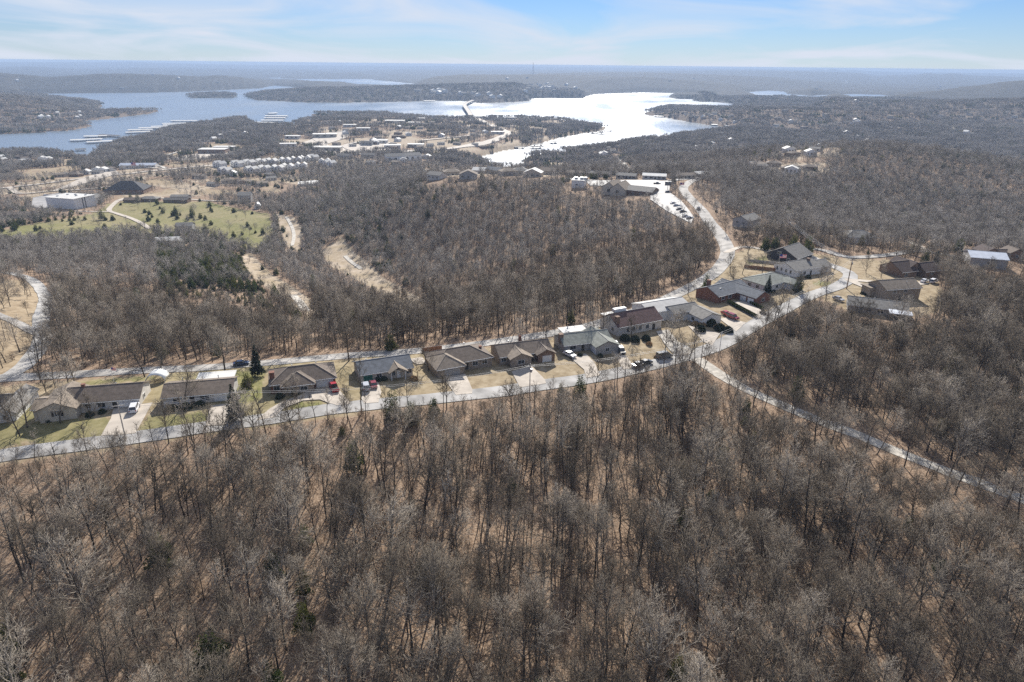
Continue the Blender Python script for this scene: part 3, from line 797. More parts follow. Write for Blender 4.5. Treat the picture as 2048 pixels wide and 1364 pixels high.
for s, kw in enumerate([dict(h=8.0, rad=2.3, p=0.5), dict(h=9, rad=2.5, p=0.42), dict(h=6.5, rad=2.4, p=0.36)]):
    t, c = conifer(500 + s, **kw)
    CEDAR.append((np_mesh('cedar_trunk', *t, M['bark']), np_mesh('cedar_crown', *c, M['cedar']), whole_mesh('cedar', [(t, 0), (c, 1)], [M['bark'], M['cedar']])))
t, c = conifer(520, h=11, rad=2.6, n=1100, p=0.95, size=0.6)
SPRUCE = (np_mesh('spruce_trunk', *t, M['bark']), np_mesh('spruce_crown', *c, M['spruce']))

# simpler trees for the far woods
MID = []
for s, kw in enumerate([dict(h=12, spread=1.2, wide=1.15), dict(h=13.5, spread=0.95, fork=0.4), dict(h=11.5, spread=1.3, wide=1.25), dict(h=13, spread=1.05), dict(h=11, spread=1.25, wide=1.2)]):
    t, c = tree_meshes(700 + s, nb=12, n2=6, n3=4, n4=2, thick=1.5, tr=0.12, **kw)
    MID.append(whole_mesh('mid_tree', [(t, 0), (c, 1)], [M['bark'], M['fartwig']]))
MIDC = []
for s in range(2):
    t, c = conifer(720 + s, h=6.6 + s, rad=3.1, n=420, size=1.0, tris=4, p=0.4)
    MIDC.append(whole_mesh('mid_cedar', [(t, 0), (c, 1)], [M['bark'], M['cedar']]))
FAR = []
for s in range(4):
    g = np.random.default_rng(740 + s); parts = []
    for q in range(9):
        t, c = tree_meshes(760 + s * 10 + q, nb=9, n2=5, n3=3, n4=1, thick=3.0, tr=0.09, spread=1.15, h=g.uniform(9.5, 13))
        o = np.array([g.uniform(-9, 9), g.uniform(-9, 9), 0])
        parts += [((t[0] + o, t[1]), 0), ((c[0] + o, c[1]), 1)]
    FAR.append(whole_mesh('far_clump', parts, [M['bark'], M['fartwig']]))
for s in range(1):
    g = np.random.default_rng(790); parts = []
    for q in range(7):
        t, c = conifer(791 + q, h=g.uniform(7, 10), rad=2.6, n=110, size=1.9, tris=3, p=0.6)
        o = np.array([g.uniform(-9, 9), g.uniform(-9, 9), 0])
        parts += [((t[0] + o, t[1]), 0), ((c[0] + o, c[1]), 1)]
    FARC = whole_mesh('far_cedar_clump', parts, [M['bark'], M['cedar']])
BRUSH = []
for s in range(3):
    g = np.random.default_rng(800 + s); parts = []
    for q in range(6):
        _, b_, c_, d_ = bare_tree(810 + s * 10 + q, h=g.uniform(2.4, 4.0), nb=5, n2=4, n3=3, n4=2, spread=1.1, fork=0.1, tr=0.05, thick=0.7)
        o = np.array([g.uniform(-1.3, 1.3), g.uniform(-1.3, 1.3), 0])
        for v in (segs_to_tris(_, 3), segs_to_tris(b_, 3), segs_to_tris(c_, 3), cones_to_tris(d_)): parts.append(((v[0] + o, v[1]), 0))
    BRUSH.append(whole_mesh('brush', parts, [M['brush']]))

# ---- where trees may stand
def keep_off(x, y, extra=0.0):
    bad = np.zeros(x.shape, bool)
    for pts, hw in ROADS:
        lo = pts.min(0) - hw - extra; hi = pts.max(0) + hw + extra
        k = np.where((x > lo[0]) & (x < hi[0]) & (y > lo[1]) & (y < hi[1]) & ~bad)[0]
        if not len(k): continue
        for i in range(0, len(pts) - 1):
            a = pts[i]; d = pts[i + 1] - a; L2 = d @ d + 1e-9
            t = np.clip(((x[k] - a[0]) * d[0] + (y[k] - a[1]) * d[1]) / L2, 0, 1)
            bad[k] |= np.hypot(x[k] - a[0] - d[0] * t, y[k] - a[1] - d[1] * t) < hw + extra
    for poly in PADS: bad |= inside(poly, x, y)
    for cx, cy, r in FOOT: bad |= np.hypot(x - cx, y - cy) < r
    return bad

def scatter(d0, d1, s, jit=0.48, azl=41):
    X = d1 * math.sin(R(azl))
    xs = np.arange(-X, X, s); ys = np.arange(d0 * 0.6, d1, s)
    x, y = np.meshgrid(xs, ys); x = x.ravel(); y = y.ravel()
    x = x + RNG.uniform(-jit, jit, x.shape) * s; y = y + RNG.uniform(-jit, jit, y.shape) * s
    d = np.hypot(x, y); a = np.abs(np.arctan2(x, y))
    k = (d >= d0) & (d < d1) & (a < R(azl)); x = x[k]; y = y[k]
    z = Z(x, y)
    k = (z > LAKE_Z + 1) & ~keep_off(x, y)
    return x[k], y[k], z[k]

def woods_object(name, label, sources, x, y, z, which, scl, tilt=0.05):
    me = bpy.data.meshes.new(name)
    me.vertices.add(len(x)); me.vertices.foreach_set('co', np.stack([x, y, z], -1).astype(np.float32).ravel())
    def attr(n_, typ, key, arr):
        a = me.attributes.new(n_, typ, 'POINT'); a.data.foreach_set(key, arr)
    attr('which', 'INT', 'value', which.astype(np.int32))
    rot = np.stack([RNG.normal(0, tilt, len(x)), RNG.normal(0, tilt, len(x)), RNG.uniform(0, 6.28, len(x))], -1)
    attr('turn', 'FLOAT_VECTOR', 'vector', rot.astype(np.float32).ravel())
    attr('size', 'FLOAT_VECTOR', 'vector', scl.astype(np.float32).ravel())
    o = bpy.data.objects.new(name, me); COL.objects.link(o)
    src = bpy.data.collections.new(name + '_kinds')
    for i, s in enumerate(sources):
        q = bpy.data.objects.new('%s_kind_%02d' % (name, i), s); src.objects.link(q)
    ng = bpy.data.node_groups.new(name, 'GeometryNodeTree')
    ng.interface.new_socket('Geometry', in_out='INPUT', socket_type='NodeSocketGeometry')
    ng.interface.new_socket('Geometry', in_out='OUTPUT', socket_type='NodeSocketGeometry')
    n, l = ng.nodes, ng.links
    gi = n.new('NodeGroupInput'); go = n.new('NodeGroupOutput')
    ci = n.new('GeometryNodeCollectionInfo'); ci.inputs['Collection'].default_value = src
    ci.inputs['Separate Children'].default_value = True; ci.inputs['Reset Children'].default_value = True
    ip = n.new('GeometryNodeInstanceOnPoints'); ip.inputs['Pick Instance'].default_value = True
    def named(nm, t):
        q = n.new('GeometryNodeInputNamedAttribute'); q.data_type = t; q.inputs['Name'].default_value = nm; return q.outputs['Attribute']
    l.new(gi.outputs[0], ip.inputs['Points']); l.new(ci.outputs[0], ip.inputs['Instance'])
    l.new(named('which', 'INT'), ip.inputs['Instance Index'])
    l.new(named('turn', 'FLOAT_VECTOR'), ip.inputs['Rotation']); l.new(named('size', 'FLOAT_VECTOR'), ip.inputs['Scale'])
    l.new(ip.outputs[0], go.inputs[0])
    md = o.modifiers.new('trees', 'NODES'); md.node_group = ng
    tag(o, label, 'woods', kind='stuff')
    return o

GREENWOOD = [[(318,520),(380,508),(450,503),(515,528),(565,570),(606,618),(600,640),(520,618),(440,604),(340,598),(312,560)]]
MIXED = [[(560,440),(640,400),(740,360),(820,350),(860,380),(760,450),(800,540),(760,560),(700,500),(640,470),(600,520),(540,500)], [(1860,290),(1960,300),(2060,330),(2060,350),(1960,330),(1880,318)],
         [(430,330),(560,312),(600,340),(560,380),(420,360)], [(0,420),(120,415),(260,440),(560,440),(600,500),(420,520),(0,500)]]
CREST = [(850,325),(1125,325),(1125,354),(850,352)]
CLEAR = [(CREST, 668, 0.55), ([(1450,412),(1502,412),(1505,465),(1450,465)], 425, 0.9), ([(1685,455),(1755,455),(1755,494),(1685,494)], 480, 0.6), ([(1925,492),(2040,492),(2040,545),(1925,545)], 430, 0.85),
  ([(0,345),(250,345),(440,325),(440,345),(250,375),(0,395)], 960, 0.85), ([(105,385),(195,385),(195,425),(105,425)], 850, 0.85)]
HILLTOP = [(1120,335),(1430,335),(1445,420),(1400,450),(1340,425),(1300,396),(1190,392),(1130,380)]
CLEAR.append((HILLTOP, 560, 0.85))
for _c in CREEK: CLEAR.append((_c, 640, 0.85))
for _c in GREENWOOD: CLEAR.append((_c, 400, 0.8))
CLEAR.append(([(1440,480),(1480,480),(1480,520),(1440,520)], 330, 0.8))

def one_tree(name, label, cat, pair, loc, rz, s, group=None, sz=None, tilt=0.0):
    root = thing(name, label, cat, loc, rz, group)
    root.scale = (s, s, sz or s); root.rotation_euler = (tilt, tilt * 0.6, rz)
    a = bpy.data.objects.new('trunk', pair[0]); COL.objects.link(a); a.parent = root
    b = bpy.data.objects.new('crown', pair[1]); COL.objects.link(b); b.parent = root
    return root

def plant_woods():
    # --- near and middle woods, tree by tree
    x0, y0, z0 = scatter(50, 125, 3.9, azl=55); x1, y1, z1 = scatter(125, 330, 3.6, azl=46)
    x2, y2, z2 = scatter(330, 800, 4.0)
    x3, y3, z3 = scatter(800, 1250, 4.8)
    x = np.concatenate([x0, x1, x2, x3]); y = np.concatenate([y0, y1, y2, y3]); z = np.concatenate([z0, z1, z2, z3])
    px, py, dep = to_px(x, y, z); d = np.hypot(x, y)
    no = inside(YARDS, px, py) & (d < 420)
    no |= inside(LOOP, px, py) & (d < 400) & (RNG.uniform(0, 1, x.shape) > 0.10)
    for c in CREEK: no |= inside(c, px, py) & (RNG.uniform(0, 1, x.shape) > 0.06)
    fld_ = inside(FIELD, px, py); no |= fld_ & (RNG.uniform(0, 1, x.shape) > 0.045)
    for t_ in THIN: no |= inside(t_, px, py) & (d > 500) & (RNG.uniform(0, 1, x.shape) > 0.3)
    lt = (d > 850) & (px < 600); no |= lt & (fbm(x / 60, y / 60, 53) > 0.09)
    # clearings: the wood is uneven
    cl = fbm(x / 28, y / 28, 71); no |= (d < 330) & (px < 1250) & (cl < -0.10) & (RNG.uniform(0, 1, x.shape) > 0.4)
    k = ~no; x, y, z, px, py, dep, d = (q[k] for q in (x, y, z, px, py, dep, d))
    u = RNG.uniform(0, 1, x.shape)
    pe = np.full(x.shape, 0.018)
    pe[(d > 560)] = 0.07
    for p in GREENWOOD: pe[inside(p, px, py) & (d < 700)] = 0.68
    for p in MIXED: pe[inside(p, px, py) & (d > 330)] = 0.26
    pe[fld_[k] if len(fld_) != len(x) else fld_] = 0.5
    ever = u < pe
    size = np.clip(RNG.normal(0.88, 0.17, x.shape), 0.5, 1.3); size *= np.where(RNG.uniform(0, 1, x.shape) < 0.22, 0.62, 1.0)
    size = np.where(d > 330, size * 0.8, size)
    # young growth along the street, the yards and the lane
    lane = [(1360,695),(1440,735),(1520,775),(1640,825),(1720,855),(1850,905),(2060,985),(2060,1035),(1850,945),(1720,890),(1640,860),(1520,808),(1430,765),(1370,735)]
    hide = RNG.uniform(0, 1, x.shape)
    for it in range(4):
        ax, ay, _ = to_px(x, y, z + 12.5 * size); bx_, by_, _ = to_px(x, y, z + 8.5 * size)
        over = (inside(YARDS, ax, ay) | inside(YARDS, bx_, by_)) & (py > 575) & (d < 300) & (hide < np.where(px > 1560, 0.9, 0.72))
        over |= (inside(lane, ax, ay) | inside(lane, bx_, by_)) & (d < 330) & (hide < 0.9)
        for pl_, dm, hp in CLEAR:
            over |= (inside(pl_, ax, ay) | inside(pl_, bx_, by_)) & (d < dm) & (hide < hp)
        size = np.where(over, np.maximum(size * 0.75, 0.32), size)
    pb = np.where(px > 1330, 0.5, np.where(d < 112, 0.42, 0.2)); ps = np.where(d < 112, 0.25, 0.22); uu = RNG.uniform(0, 1, x.shape)
    kind = np.where(uu < pb, RNG.integers(0, 5, x.shape), np.where(uu < pb + ps, RNG.integers(5, 10, x.shape), RNG.integers(10, 13, x.shape)))
    # trees you can pick out one by one
    tx, ty, _ = to_px(x, y, z + 9 * size)
    infr = (tx > -40) & (tx < 2088) & (ty < 1400) & (py > 0)
    show = size / dep * infr
    bare = np.where(~ever & (d < 330))[0]; bare = bare[np.argsort(-show[bare])][:N_BARE]
    evr = np.where(ever & (d < 620) & infr)[0]; evr = evr[np.argsort(-show[evr])][:N_CEDAR]
    single = np.zeros(x.shape, bool)
    for i in bare:
        k = int(kind[i]); s = float(size[i]) * 1.05
        slim = 'slender' if k >= 5 else 'spreading'
        one_tree('bare_tree', 'bare leafless woodland tree, %s, standing among many in brown leaf litter' % slim, 'tree', NEAR[k], (x[i], y[i], z[i]), float(RNG.uniform(0, 6.28)), s,
                 'bare %s trees of the near wood' % slim, s * float(RNG.uniform(0.9, 1.15)), float(RNG.normal(0, 0.05)))
        single[i] = True
    for i in evr:
        k = int(RNG.integers(0, len(CEDAR))); s = float(size[i]) * float(RNG.uniform(0.75, 1.1))
        if d[i] < 330: lab, grp = 'dark green cedar standing among bare trees of the wood', 'cedars in the near wood'
        elif px[i] < 640 and py[i] > 500: lab, grp = 'dark green cedar in the dense evergreen thicket beside the creek bed', 'cedars of the thicket'
        else: lab, grp = 'dark cedar growing on the far side of the valley', 'cedars across the valley'
        if 'thicket' in lab: s *= 1.3
        one_tree('cedar_tree', lab, 'tree', CEDAR[k], (x[i], y[i], z[i]), float(RNG.uniform(0, 6.28)), s, grp)
        single[i] = True
    r = ~single
    for nm, lab, sel, bset, eset in (
            ('woodland', 'bare leafless woodland filling the slopes round the street', r & (d < 400), [q[2] for q in NEAR], [q[2] for q in CEDAR]),
            ('valley_forest', 'grey leafless forest covering the valley and the hill behind the houses', r & (d >= 400), MID, MIDC)):
        i = np.where(sel)[0]; nb = len(bset)
        which = np.where(ever[i], nb + RNG.integers(0, len(eset), len(i)), kind[i] % nb)
        s = np.stack([size[i] * 1.05, size[i] * 1.05, size[i] * RNG.uniform(0.9, 1.15, len(i))], -1)
        woods_object(nm, lab, bset + eset, x[i], y[i], z[i], which, s)
    # --- brush under the trees
    bx, by, bz = scatter(50, 420, 4.4, azl=54)
    px, py, dep = to_px(bx, by, bz)
    no = inside(YARDS, px, py) | (inside(LOOP, px, py) & (RNG.uniform(0, 1, bx.shape) > 0.15)) | (fbm(bx / 18, by / 18, 91) < -0.02)
    k = ~no; bx, by, bz = bx[k], by[k], bz[k]
    s = RNG.uniform(0.4, 0.95, bx.shape)
    woods_object('undergrowth', 'brown brushy undergrowth beneath the bare trees', BRUSH, bx, by, bz, RNG.integers(0, 3, len(bx)), np.stack([s, s, s], -1), 0.1)
    # --- far woods in clumps
    x4, y4, z4 = scatter(1250, 2400, 15.0); x5, y5, z5 = scatter(2400, 4600, 27.0)
    x = np.concatenate([x4, x5]); y = np.concatenate([y4, y5]); z = np.concatenate([z4, z5])
    d = np.hypot(x, y); px, py, _ = to_px(x, y, z)
    open_ = (px > 560) & (px < 1130) & (d < 2500) & (fbm(x / 70, y / 70, 51) > 0.0)
    open_ |= (px < 560) & (d < 1700) & (fbm(x / 60, y / 60, 53) > 0.09)
    open_ |= (px > 560) & (px < 1000) & (d < 2500) & (py < 300) & (py > 240) & (RNG.uniform(0, 1, x.shape) > 0.55)
    k = ~open_; x, y, z, d = x[k], y[k], z[k], d[k]
    which = np.where(RNG.uniform(0, 1, len(x)) < 0.12, 4, RNG.integers(0, 4, len(x)))
    s = np.where(d < 2400, 1.0, 1.45)[:, None] * np.ones((1, 3)) * RNG.uniform(0.85, 1.15, (len(x), 1))
    s[:, 2] = RNG.uniform(0.8, 1.15, len(x))
    woods_object('far_forest', 'hazy bare forest around the lake shores', FAR + [FARC], x, y, z, which, s, 0.02)
FOOT = []
N_BARE, N_CEDAR = 240, 200

# ================================================================== buildings
def at_d(px, d):
    a = float(az_of_px(np.array([px]))[0]); x, y = d * math.sin(a), d * math.cos(a)
    return Vector((x, y, float(Z(x, y))))

def wing(root, kind, x0, x1, y0, y1, h, pitch, wm, rm, lift=0.0, ov=0.5, base=-1.5):
    """one block of a house: its walls and its roof, both parts of the house"""
    rise = 0
    cx, cy_ = (x0 + x1) / 2, (y0 + y1) / 2
    hx, hy = (x1 - x0) / 2, (y1 - y0) / 2
    w = MB(); r = MB(); t = 0.22; hh = h + lift
    e = ov; k = 0.35
    if kind == 'gx':
        rise = pitch * hy; dz = pitch * e
        if wm:
            w.box(x0, x1, y0, y1, base, h)
            for xx, s in ((x0, 1), (x1, -1)):
                p = [(xx, y0, h), (xx, y1, h), (xx, cy_, h + rise)]
                w.poly(p if s < 0 else p[::-1])
        zr = hh + rise + t
        r.slab([(x0 - k, y0 - e, hh - dz + t), (x1 + k, y0 - e, hh - dz + t), (x1 + k, cy_, zr), (x0 - k, cy_, zr)], t)
        r.slab([(x1 + k, y1 + e, hh - dz + t), (x0 - k, y1 + e, hh - dz + t), (x0 - k, cy_, zr), (x1 + k, cy_, zr)], t)
    elif kind == 'gy':
        rise = pitch * hx; dz = pitch * e
        if wm:
            w.box(x0, x1, y0, y1, base, h)
            for yy, s in ((y0, 1), (y1, -1)):
                p = [(x0, yy, h), (x1, yy, h), (cx, yy, h + rise)]
                w.poly(p if s > 0 else p[::-1])
        zr = hh + rise + t
        r.slab([(x0 - e, y1 + k, hh - dz + t), (x0 - e, y0 - k, hh - dz + t), (cx, y0 - k, zr), (cx, y1 + k, zr)], t)
        r.slab([(x1 + e, y0 - k, hh - dz + t), (x1 + e, y1 + k, hh - dz + t), (cx, y1 + k, zr), (cx, y0 - k, zr)], t)
    elif kind == 'hip':
        X0, X1, Y0, Y1 = x0 - e, x1 + e, y0 - e, y1 + e
        m_ = min(hx, hy) + e; rise = pitch * m_; z0 = hh + t; zr = z0 + rise
        if wm: w.box(x0, x1, y0, y1, base, h)
        if hx >= hy: a, b = (X0 + m_, cy_, zr), (X1 - m_, cy_, zr)
        else: a, b = (cx, Y0 + m_, zr), (cx, Y1 - m_, zr)
        c0, c1, c2, c3 = (X0, Y0, z0), (X1, Y0, z0), (X1, Y1, z0), (X0, Y1, z0)
        if hx >= hy: fs = [[c0, c1, b, a], [c1, c2, b], [c2, c3, a, b], [c3, c0, a]]
        else: fs = [[c0, c1, a], [c1, c2, b, a], [c2, c3, b], [c3, c0, a, b]]
        for f in fs: r.slab(f, t)
    else:
        if wm: w.box(x0, x1, y0, y1, base, h)
        r.box(x0 - ov, x1 + ov, y0 - ov, y1 + ov, hh, hh + 0.3)
    if wm: w.build('wall', wm, root)
    ro = r.build('roof', rm, root)
    if base == -1.5 and kind != 'flat':
        cm = M['cap_tan'] if rm in (M['roof_brown'], M['roof_tan'], M['roof_darkbrown']) else M['cap_grey']
        if kind == 'gx': ls = [((x0 - k, cy_, zr), (x1 + k, cy_, zr))]
        elif kind == 'gy': ls = [((cx, y0 - k, zr), (cx, y1 + k, zr))]
        else: ls = [(a, b)] + ([(c0, a), (c3, a), (c1, b), (c2, b)] if hx >= hy else [(c0, a), (c1, a), (c2, b), (c3, b)])
        for p, q in ls: MB().tube(p, q, 0.11, 0.11, 4).build('ridge_cap', cm, ro)
        if kind != 'gy' and wm:
            zz = hh + t * 0.4 - (pitch * e if kind == 'gx' else 0)
            MB().box(x0 - k, x1 + k, y0 - e - 0.14, y0 - e - 0.01, zz - 0.1, zz + 0.06).build('gutter', M['white'], ro)
    return ro

def opening(root, name, face, at, z0, w, h, m, frame=None, y=0.0, x=0.0, pane=True):
    """window or door on a wall; at = centre along the wall"""
    fr = MB(); pn = MB(); q = 0.09
    def put(mb, a0, a1, zz0, zz1, out, inn=0.0):
        if face == 'F': mb.box(a0, a1, y - out, y + 0.02 - inn, zz0, zz1)
        elif face == 'B': mb.box(a0, a1, y - 0.02 + inn, y + out, zz0, zz1)
        elif face == 'L': mb.box(x - out, x + 0.02 - inn, a0, a1, zz0, zz1)
        else: mb.box(x - 0.02 + inn, x + out, a0, a1, zz0, zz1)
    a0, a1 = at - w / 2, at + w / 2
    if name == 'window':
        put(fr, a0 - q, a1 + q, z0 - q, z0, 0.09); put(fr, a0 - q, a1 + q, z0 + h, z0 + h + q, 0.09)
        put(fr, a0 - q, a0, z0, z0 + h, 0.09); put(fr, a1, a1 + q, z0, z0 + h, 0.09)
        put(fr, at - 0.03, at + 0.03, z0, z0 + h, 0.06)
        f = fr.build('window', frame or M['white'], root)
        put(pn, a0, a1, z0, z0 + h, 0.04); pn.build('pane', m, f)
        return f
    put(fr, a0, a1, z0, z0 + h, 0.06)
    return fr.build(name, m, root)

def chimney(roof, x, y, z, w=0.9, h=1.6, m=None):
    mb = MB(); mb.box(x - w / 2, x + w / 2, y - w / 2, y + w / 2, -1.0 if z <= 0 else z - 1, z + h); mb.box(x - w / 2 - .08, x + w / 2 + .08, y - w / 2 - .08, y + w / 2 + .08, z + h, z + h + 0.15)
    return mb.build('chimney', m or M['brick'], roof)

def vent(roof, x, y, z):
    mb = MB(); mb.tube((x, y, z - 0.3), (x, y, z + 0.55), 0.1, 0.1, 6); mb.tube((x, y, z + 0.5), (x, y, z + 0.62), 0.2, 0.16, 6)
    return mb.build('vent', M['metal'], roof)

def house(name, label, pL, pR, wings, ops, cat='house', group=None, foot=None, dz=0.0, extra=None):
    a = G(*pL); b = G(*pR); d = b - a
    root = thing(name, label, cat, (a.x, a.y, (a.z + b.z) / 2 + dz), math.atan2(d.y, d.x), group)
    L = d.to_2d().length
    root['front_length'] = L
    roofs = []
    for i, wg in enumerate(wings):
        kind, x0, x1, y0, y1, h, p, wm, rm = wg
        roofs.append(wing(root, kind, x0 * L if isinstance(x0, float) and 0 <= x0 <= 1 else x0, x1 * L if isinstance(x1, float) and 0 <= x1 <= 1 else x1, y0, y1, h, p, wm, rm, lift=0.02 * i))
    for op in ops:
        nm, face, at, z0, w, h, m = op[:7]
        kw = op[7] if len(op) > 7 else {}
        opening(root, nm, face, at * L if isinstance(at, float) and 0 <= at <= 1 else at, z0, w, h, m, **{k: (v * L if k == 'x' and isinstance(v, float) and 0 <= v <= 1 else v) for k, v in kw.items()})
    if extra: extra(root, roofs, L)
    c = (a + b) / 2; n = Vector((-d.y, d.x)).normalized()
    FOOT.append((c.x + n.x * 5, c.y + n.y * 5, foot or max(11, L * 0.62)))
    return root

W_, GL = 'window', M['glass']
def win(at, y=0.0, z=0.9, w=1.4, h=1.2, face='F', **k): return (W_, face, at, z, w, h, GL, dict(y=y, **k))

# --- the row along the street (metres along the front, y to the back)
house('house', 'house at the end of the street row with dark roof and white sunlit gable', (-62, 846), (44, 830),
      [('gx', 0.0, 0.7, 0, 9, 2.7, 0.45, M['offwhite'], M['roof_dark']), ('gy', 0.62, 1.0, -3, 11, 2.8, 0.6, M['white'], M['roof_grey'])],
      [win(0.82, -3), win(0.25), ('door', 'F', 0.45, 0, 1.0, 2.1, M['dark_door'], dict(y=0.0)), win(2, x=1.0, face='R')])
def ex1(root, roofs, L):
    chimney(roofs[0], 1.5, 5.0, 4.6, 0.8, 1.0, M['brick']); vent(roofs[0], 9, 6, 4.4)
    for q in (-3.75, -1.65): MB().box(q - 0.28, q + 0.28, -3.12, -2.98, 0.8, 2.3).build('shutter', M['dark_door'], root)
house('house', 'long brown-roofed ranch house with tan gabled wing and white garage door', (150, 828), (281, 811),
      [('gx', -2, 1.0, 0, 10, 2.7, 0.42, M['offwhite'], M['roof_brown']), ('gy', -7.0, 1.6, -3, 9.5, 2.7, 0.42, M['cream'], M['roof_tan']), ('gx', -9.0, -6.9, -1, 6, 2.3, 0.3, M['cream'], M['roof_tan'])],
      [('garage_door', 'F', 0.84, 0.05, 4.8, 2.2, M['white'], dict(y=0.0)), ('door', 'F', 0.62, 0, 1.1, 2.1, M['dark_door'], dict(y=0.0)), win(0.42, 0.0, w=1.8), win(-2.7, -3.0, w=1.2, h=1.4), win(3.5, 0.0), win(4, x=1.0, face='R')], extra=ex1, foot=14)
def ex2(root, roofs, L):
    for x in (4, 9, 13): vent(roofs[0], x, 6.5, 4.3)
house('house', 'low grey-brown ranch house with white garage door beside a tall spruce', (328, 815), (466, 799),
      [('gx', 0.0, 1.0, 0, 9.5, 2.6, 0.34, M['offwhite'], M['roof_brown']), ('flat', 7, 16, 9.8, 13.5, 2.5, 0, None, M['roof_white'])],
      [('garage_door', 'F', 0.86, 0.05, 4.4, 2.1, M['white'], dict(y=0.0)), win(0.6, 0, w=2.2), win(0.2, 0, w=1.8), ('door', 'F', 0.42, 0, 1.0, 2.1, M['dark_door'], dict(y=0.0))], extra=ex2, foot=13)
def ex3(root, roofs, L):
    chimney(roofs[0], 0.6, 3.2, 2.6, 1.3, 2.4, M['brick']); vent(roofs[0], 6, 6.5, 4.6); vent(roofs[0], 12.5, 6.5, 4.6)
    p = MB(); p.box(1, 9, 10.4, 15, -0.5, 0.25); p.build('patio', M['concrete'], root)
    po = MB(); po.box(3.4, 3.6, -1.7, -1.5, -0.3, 2.6); po.build('porch_post', M['offwhite'], root)
house('house', 'brown hip-roofed brick house with white garage door on a curved driveway', (543, 788), (672, 772),
      [('hip', 0.0, 1.0, 0, 10, 2.6, 0.46, M['brick'], M['roof_brown']), ('hip', 3.0, 11.2, -2.2, 6, 2.6, 0.46, M['stone'], M['roof_brown'])],
      [('garage_door', 'F', 0.83, 0.05, 4.6, 2.2, M['white'], dict(y=0.0)), win(5, -2.2, w=1.8), win(8.5, -2.2, w=1.8), ('door', 'F', 3.8, 0, 1.0, 2.1, M['dark_door'], dict(y=-2.2)), win(1.5, 0)], extra=ex3, foot=13)
def ex4(root, roofs, L):
    for q in (8.6, 12.6): MB().box(q - .1, q + .1, -1.75, -1.55, -0.3, 2.6).build('porch_post', M['white'], root)
    vent(roofs[0], 3, 6, 4.2)
house('house', 'slate-roofed cream house with green garage door and gabled porch', (721, 764), (826, 753),
      [('gx', 0.0, 1.0, 0, 9.5, 2.7, 0.40, M['cream'], M['roof_slate']), ('gy', 8.3, 12.9, -1.8, 4, 2.6, 0.55, None, M['roof_tan'])],
      [('garage_door', 'F', 2.2, 0.05, 2.6, 2.1, M['green_door'], dict(y=0.0)), win(5.4, 0, w=1.4), win(9.4, 0, w=1.0, h=1.6), ('door', 'F', 11.0, 0, 1.0, 2.1, M['white'], dict(y=0.0)), win(0.93, 0, w=1.4)], extra=ex4, foot=12)
def ex5(root, roofs, L):
    vent(roofs[0], 12, 8, 4.8); chimney(roofs[0], 16.2, 5, 3.6, 0.7, 1.0)
    p = MB(); p.box(-3.5, 0.2, 9, 14, -0.5, 0.3); p.build('patio', M['concrete'], root)
house('house', 'brown hip-roofed house with projecting garage wing and pale ridge caps', (872, 748), (984, 732),
      [('hip', 0.0, 1.0, 0, 10.5, 2.7, 0.45, M['stone'], M['roof_brown']), ('hip', -0.5, 8.0, -2.6, 7, 2.7, 0.5, M['stone'], M['roof_tan'])],
      [('garage_door', 'F', 4.2, 0.05, 4.8, 2.2, M['grey_wall'], dict(y=-2.6)), win(12.5, 0, w=1.6), win(15.5, 0, w=1.6), ('door', 'F', 9.8, 0, 1.0, 2.1, M['dark_door'], dict(y=0.0))], extra=ex5, foot=13)
def ex6(root, roofs, L):
    chimney(roofs[0], 9, 7.5, 4.4, 0.8, 1.2, M['brick']); vent(roofs[0], 5, 7, 4.2)
house('house', 'brown-roofed house with two front gables and a narrow white garage door', (1000, 730), (1104, 716),
      [('gx', 0.0, 1.0, 0, 9.5, 2.7, 0.42, M['stone'], M['roof_brown']), ('gy', 2.6, 9.2, -3.0, 5, 2.7, 0.45, M['stone'], M['roof_tan']), ('gy', 11.6, 17.2, -2.2, 6, 2.7, 0.5, M['brown_brick'], M['roof_brown'])],
      [win(5.8, -3.0, w=2.0), ('garage_door', 'F', 14.6, 0.05, 3.0, 2.1, M['white'], dict(y=-2.2)), ('door', 'F', 10.4, 0, 1.0, 2.1, M['dark_door'], dict(y=0.0)), win(1.2, 0)], extra=ex6, foot=13)
def ex7(root, roofs, L):
    chimney(roofs[0], 0.2, 3.6, 3.2, 1.3, 1.9, M['brown_brick']); vent(roofs[0], 4, 7, 4.2)
    for q in (4.2, 11.8):
        for r_ in (10.6, 14.4): MB().box(q - .1, q + .1, r_ - .1, r_ + .1, -0.5, 2.5).build('patio_post', M['white'], root)
house('house', 'grey L-shaped house with brown brick chimney and white patio cover behind', (1128, 706), (1222, 695),
      [('gx', 0.0, 1.0, 0, 9.0, 2.7, 0.42, M['grey_wall'], M['roof_green']), ('gy', 9.2, 17.0, -4.5, 8.8, 2.7, 0.42, M['grey_wall'], M['roof_green']), ('flat', 4, 12, 10.5, 14.5, 2.5, 0, None, M['roof_white'])],
      [win(3.0, 0, w=2.0), ('door', 'F', 6.5, 0, 1.0, 2.1, M['dark_door'], dict(y=0.0)), ('garage_door', 'L', -2.2, 0.05, 4.0, 2.1, M['white'], dict(x=9.2)), win(13, -4.5, w=1.2)], extra=ex7, foot=13)
def ex8(root, roofs, L):
    chimney(roofs[0], 0.5, 1.5, 5.2, 1.3, 1.4, M['brown_brick'])
    sk = MB(); sk.box(2.5, 7.5, 6.0, 7.6, 6.2, 7.4); sk.build('dormer', M['white'], roofs[0])
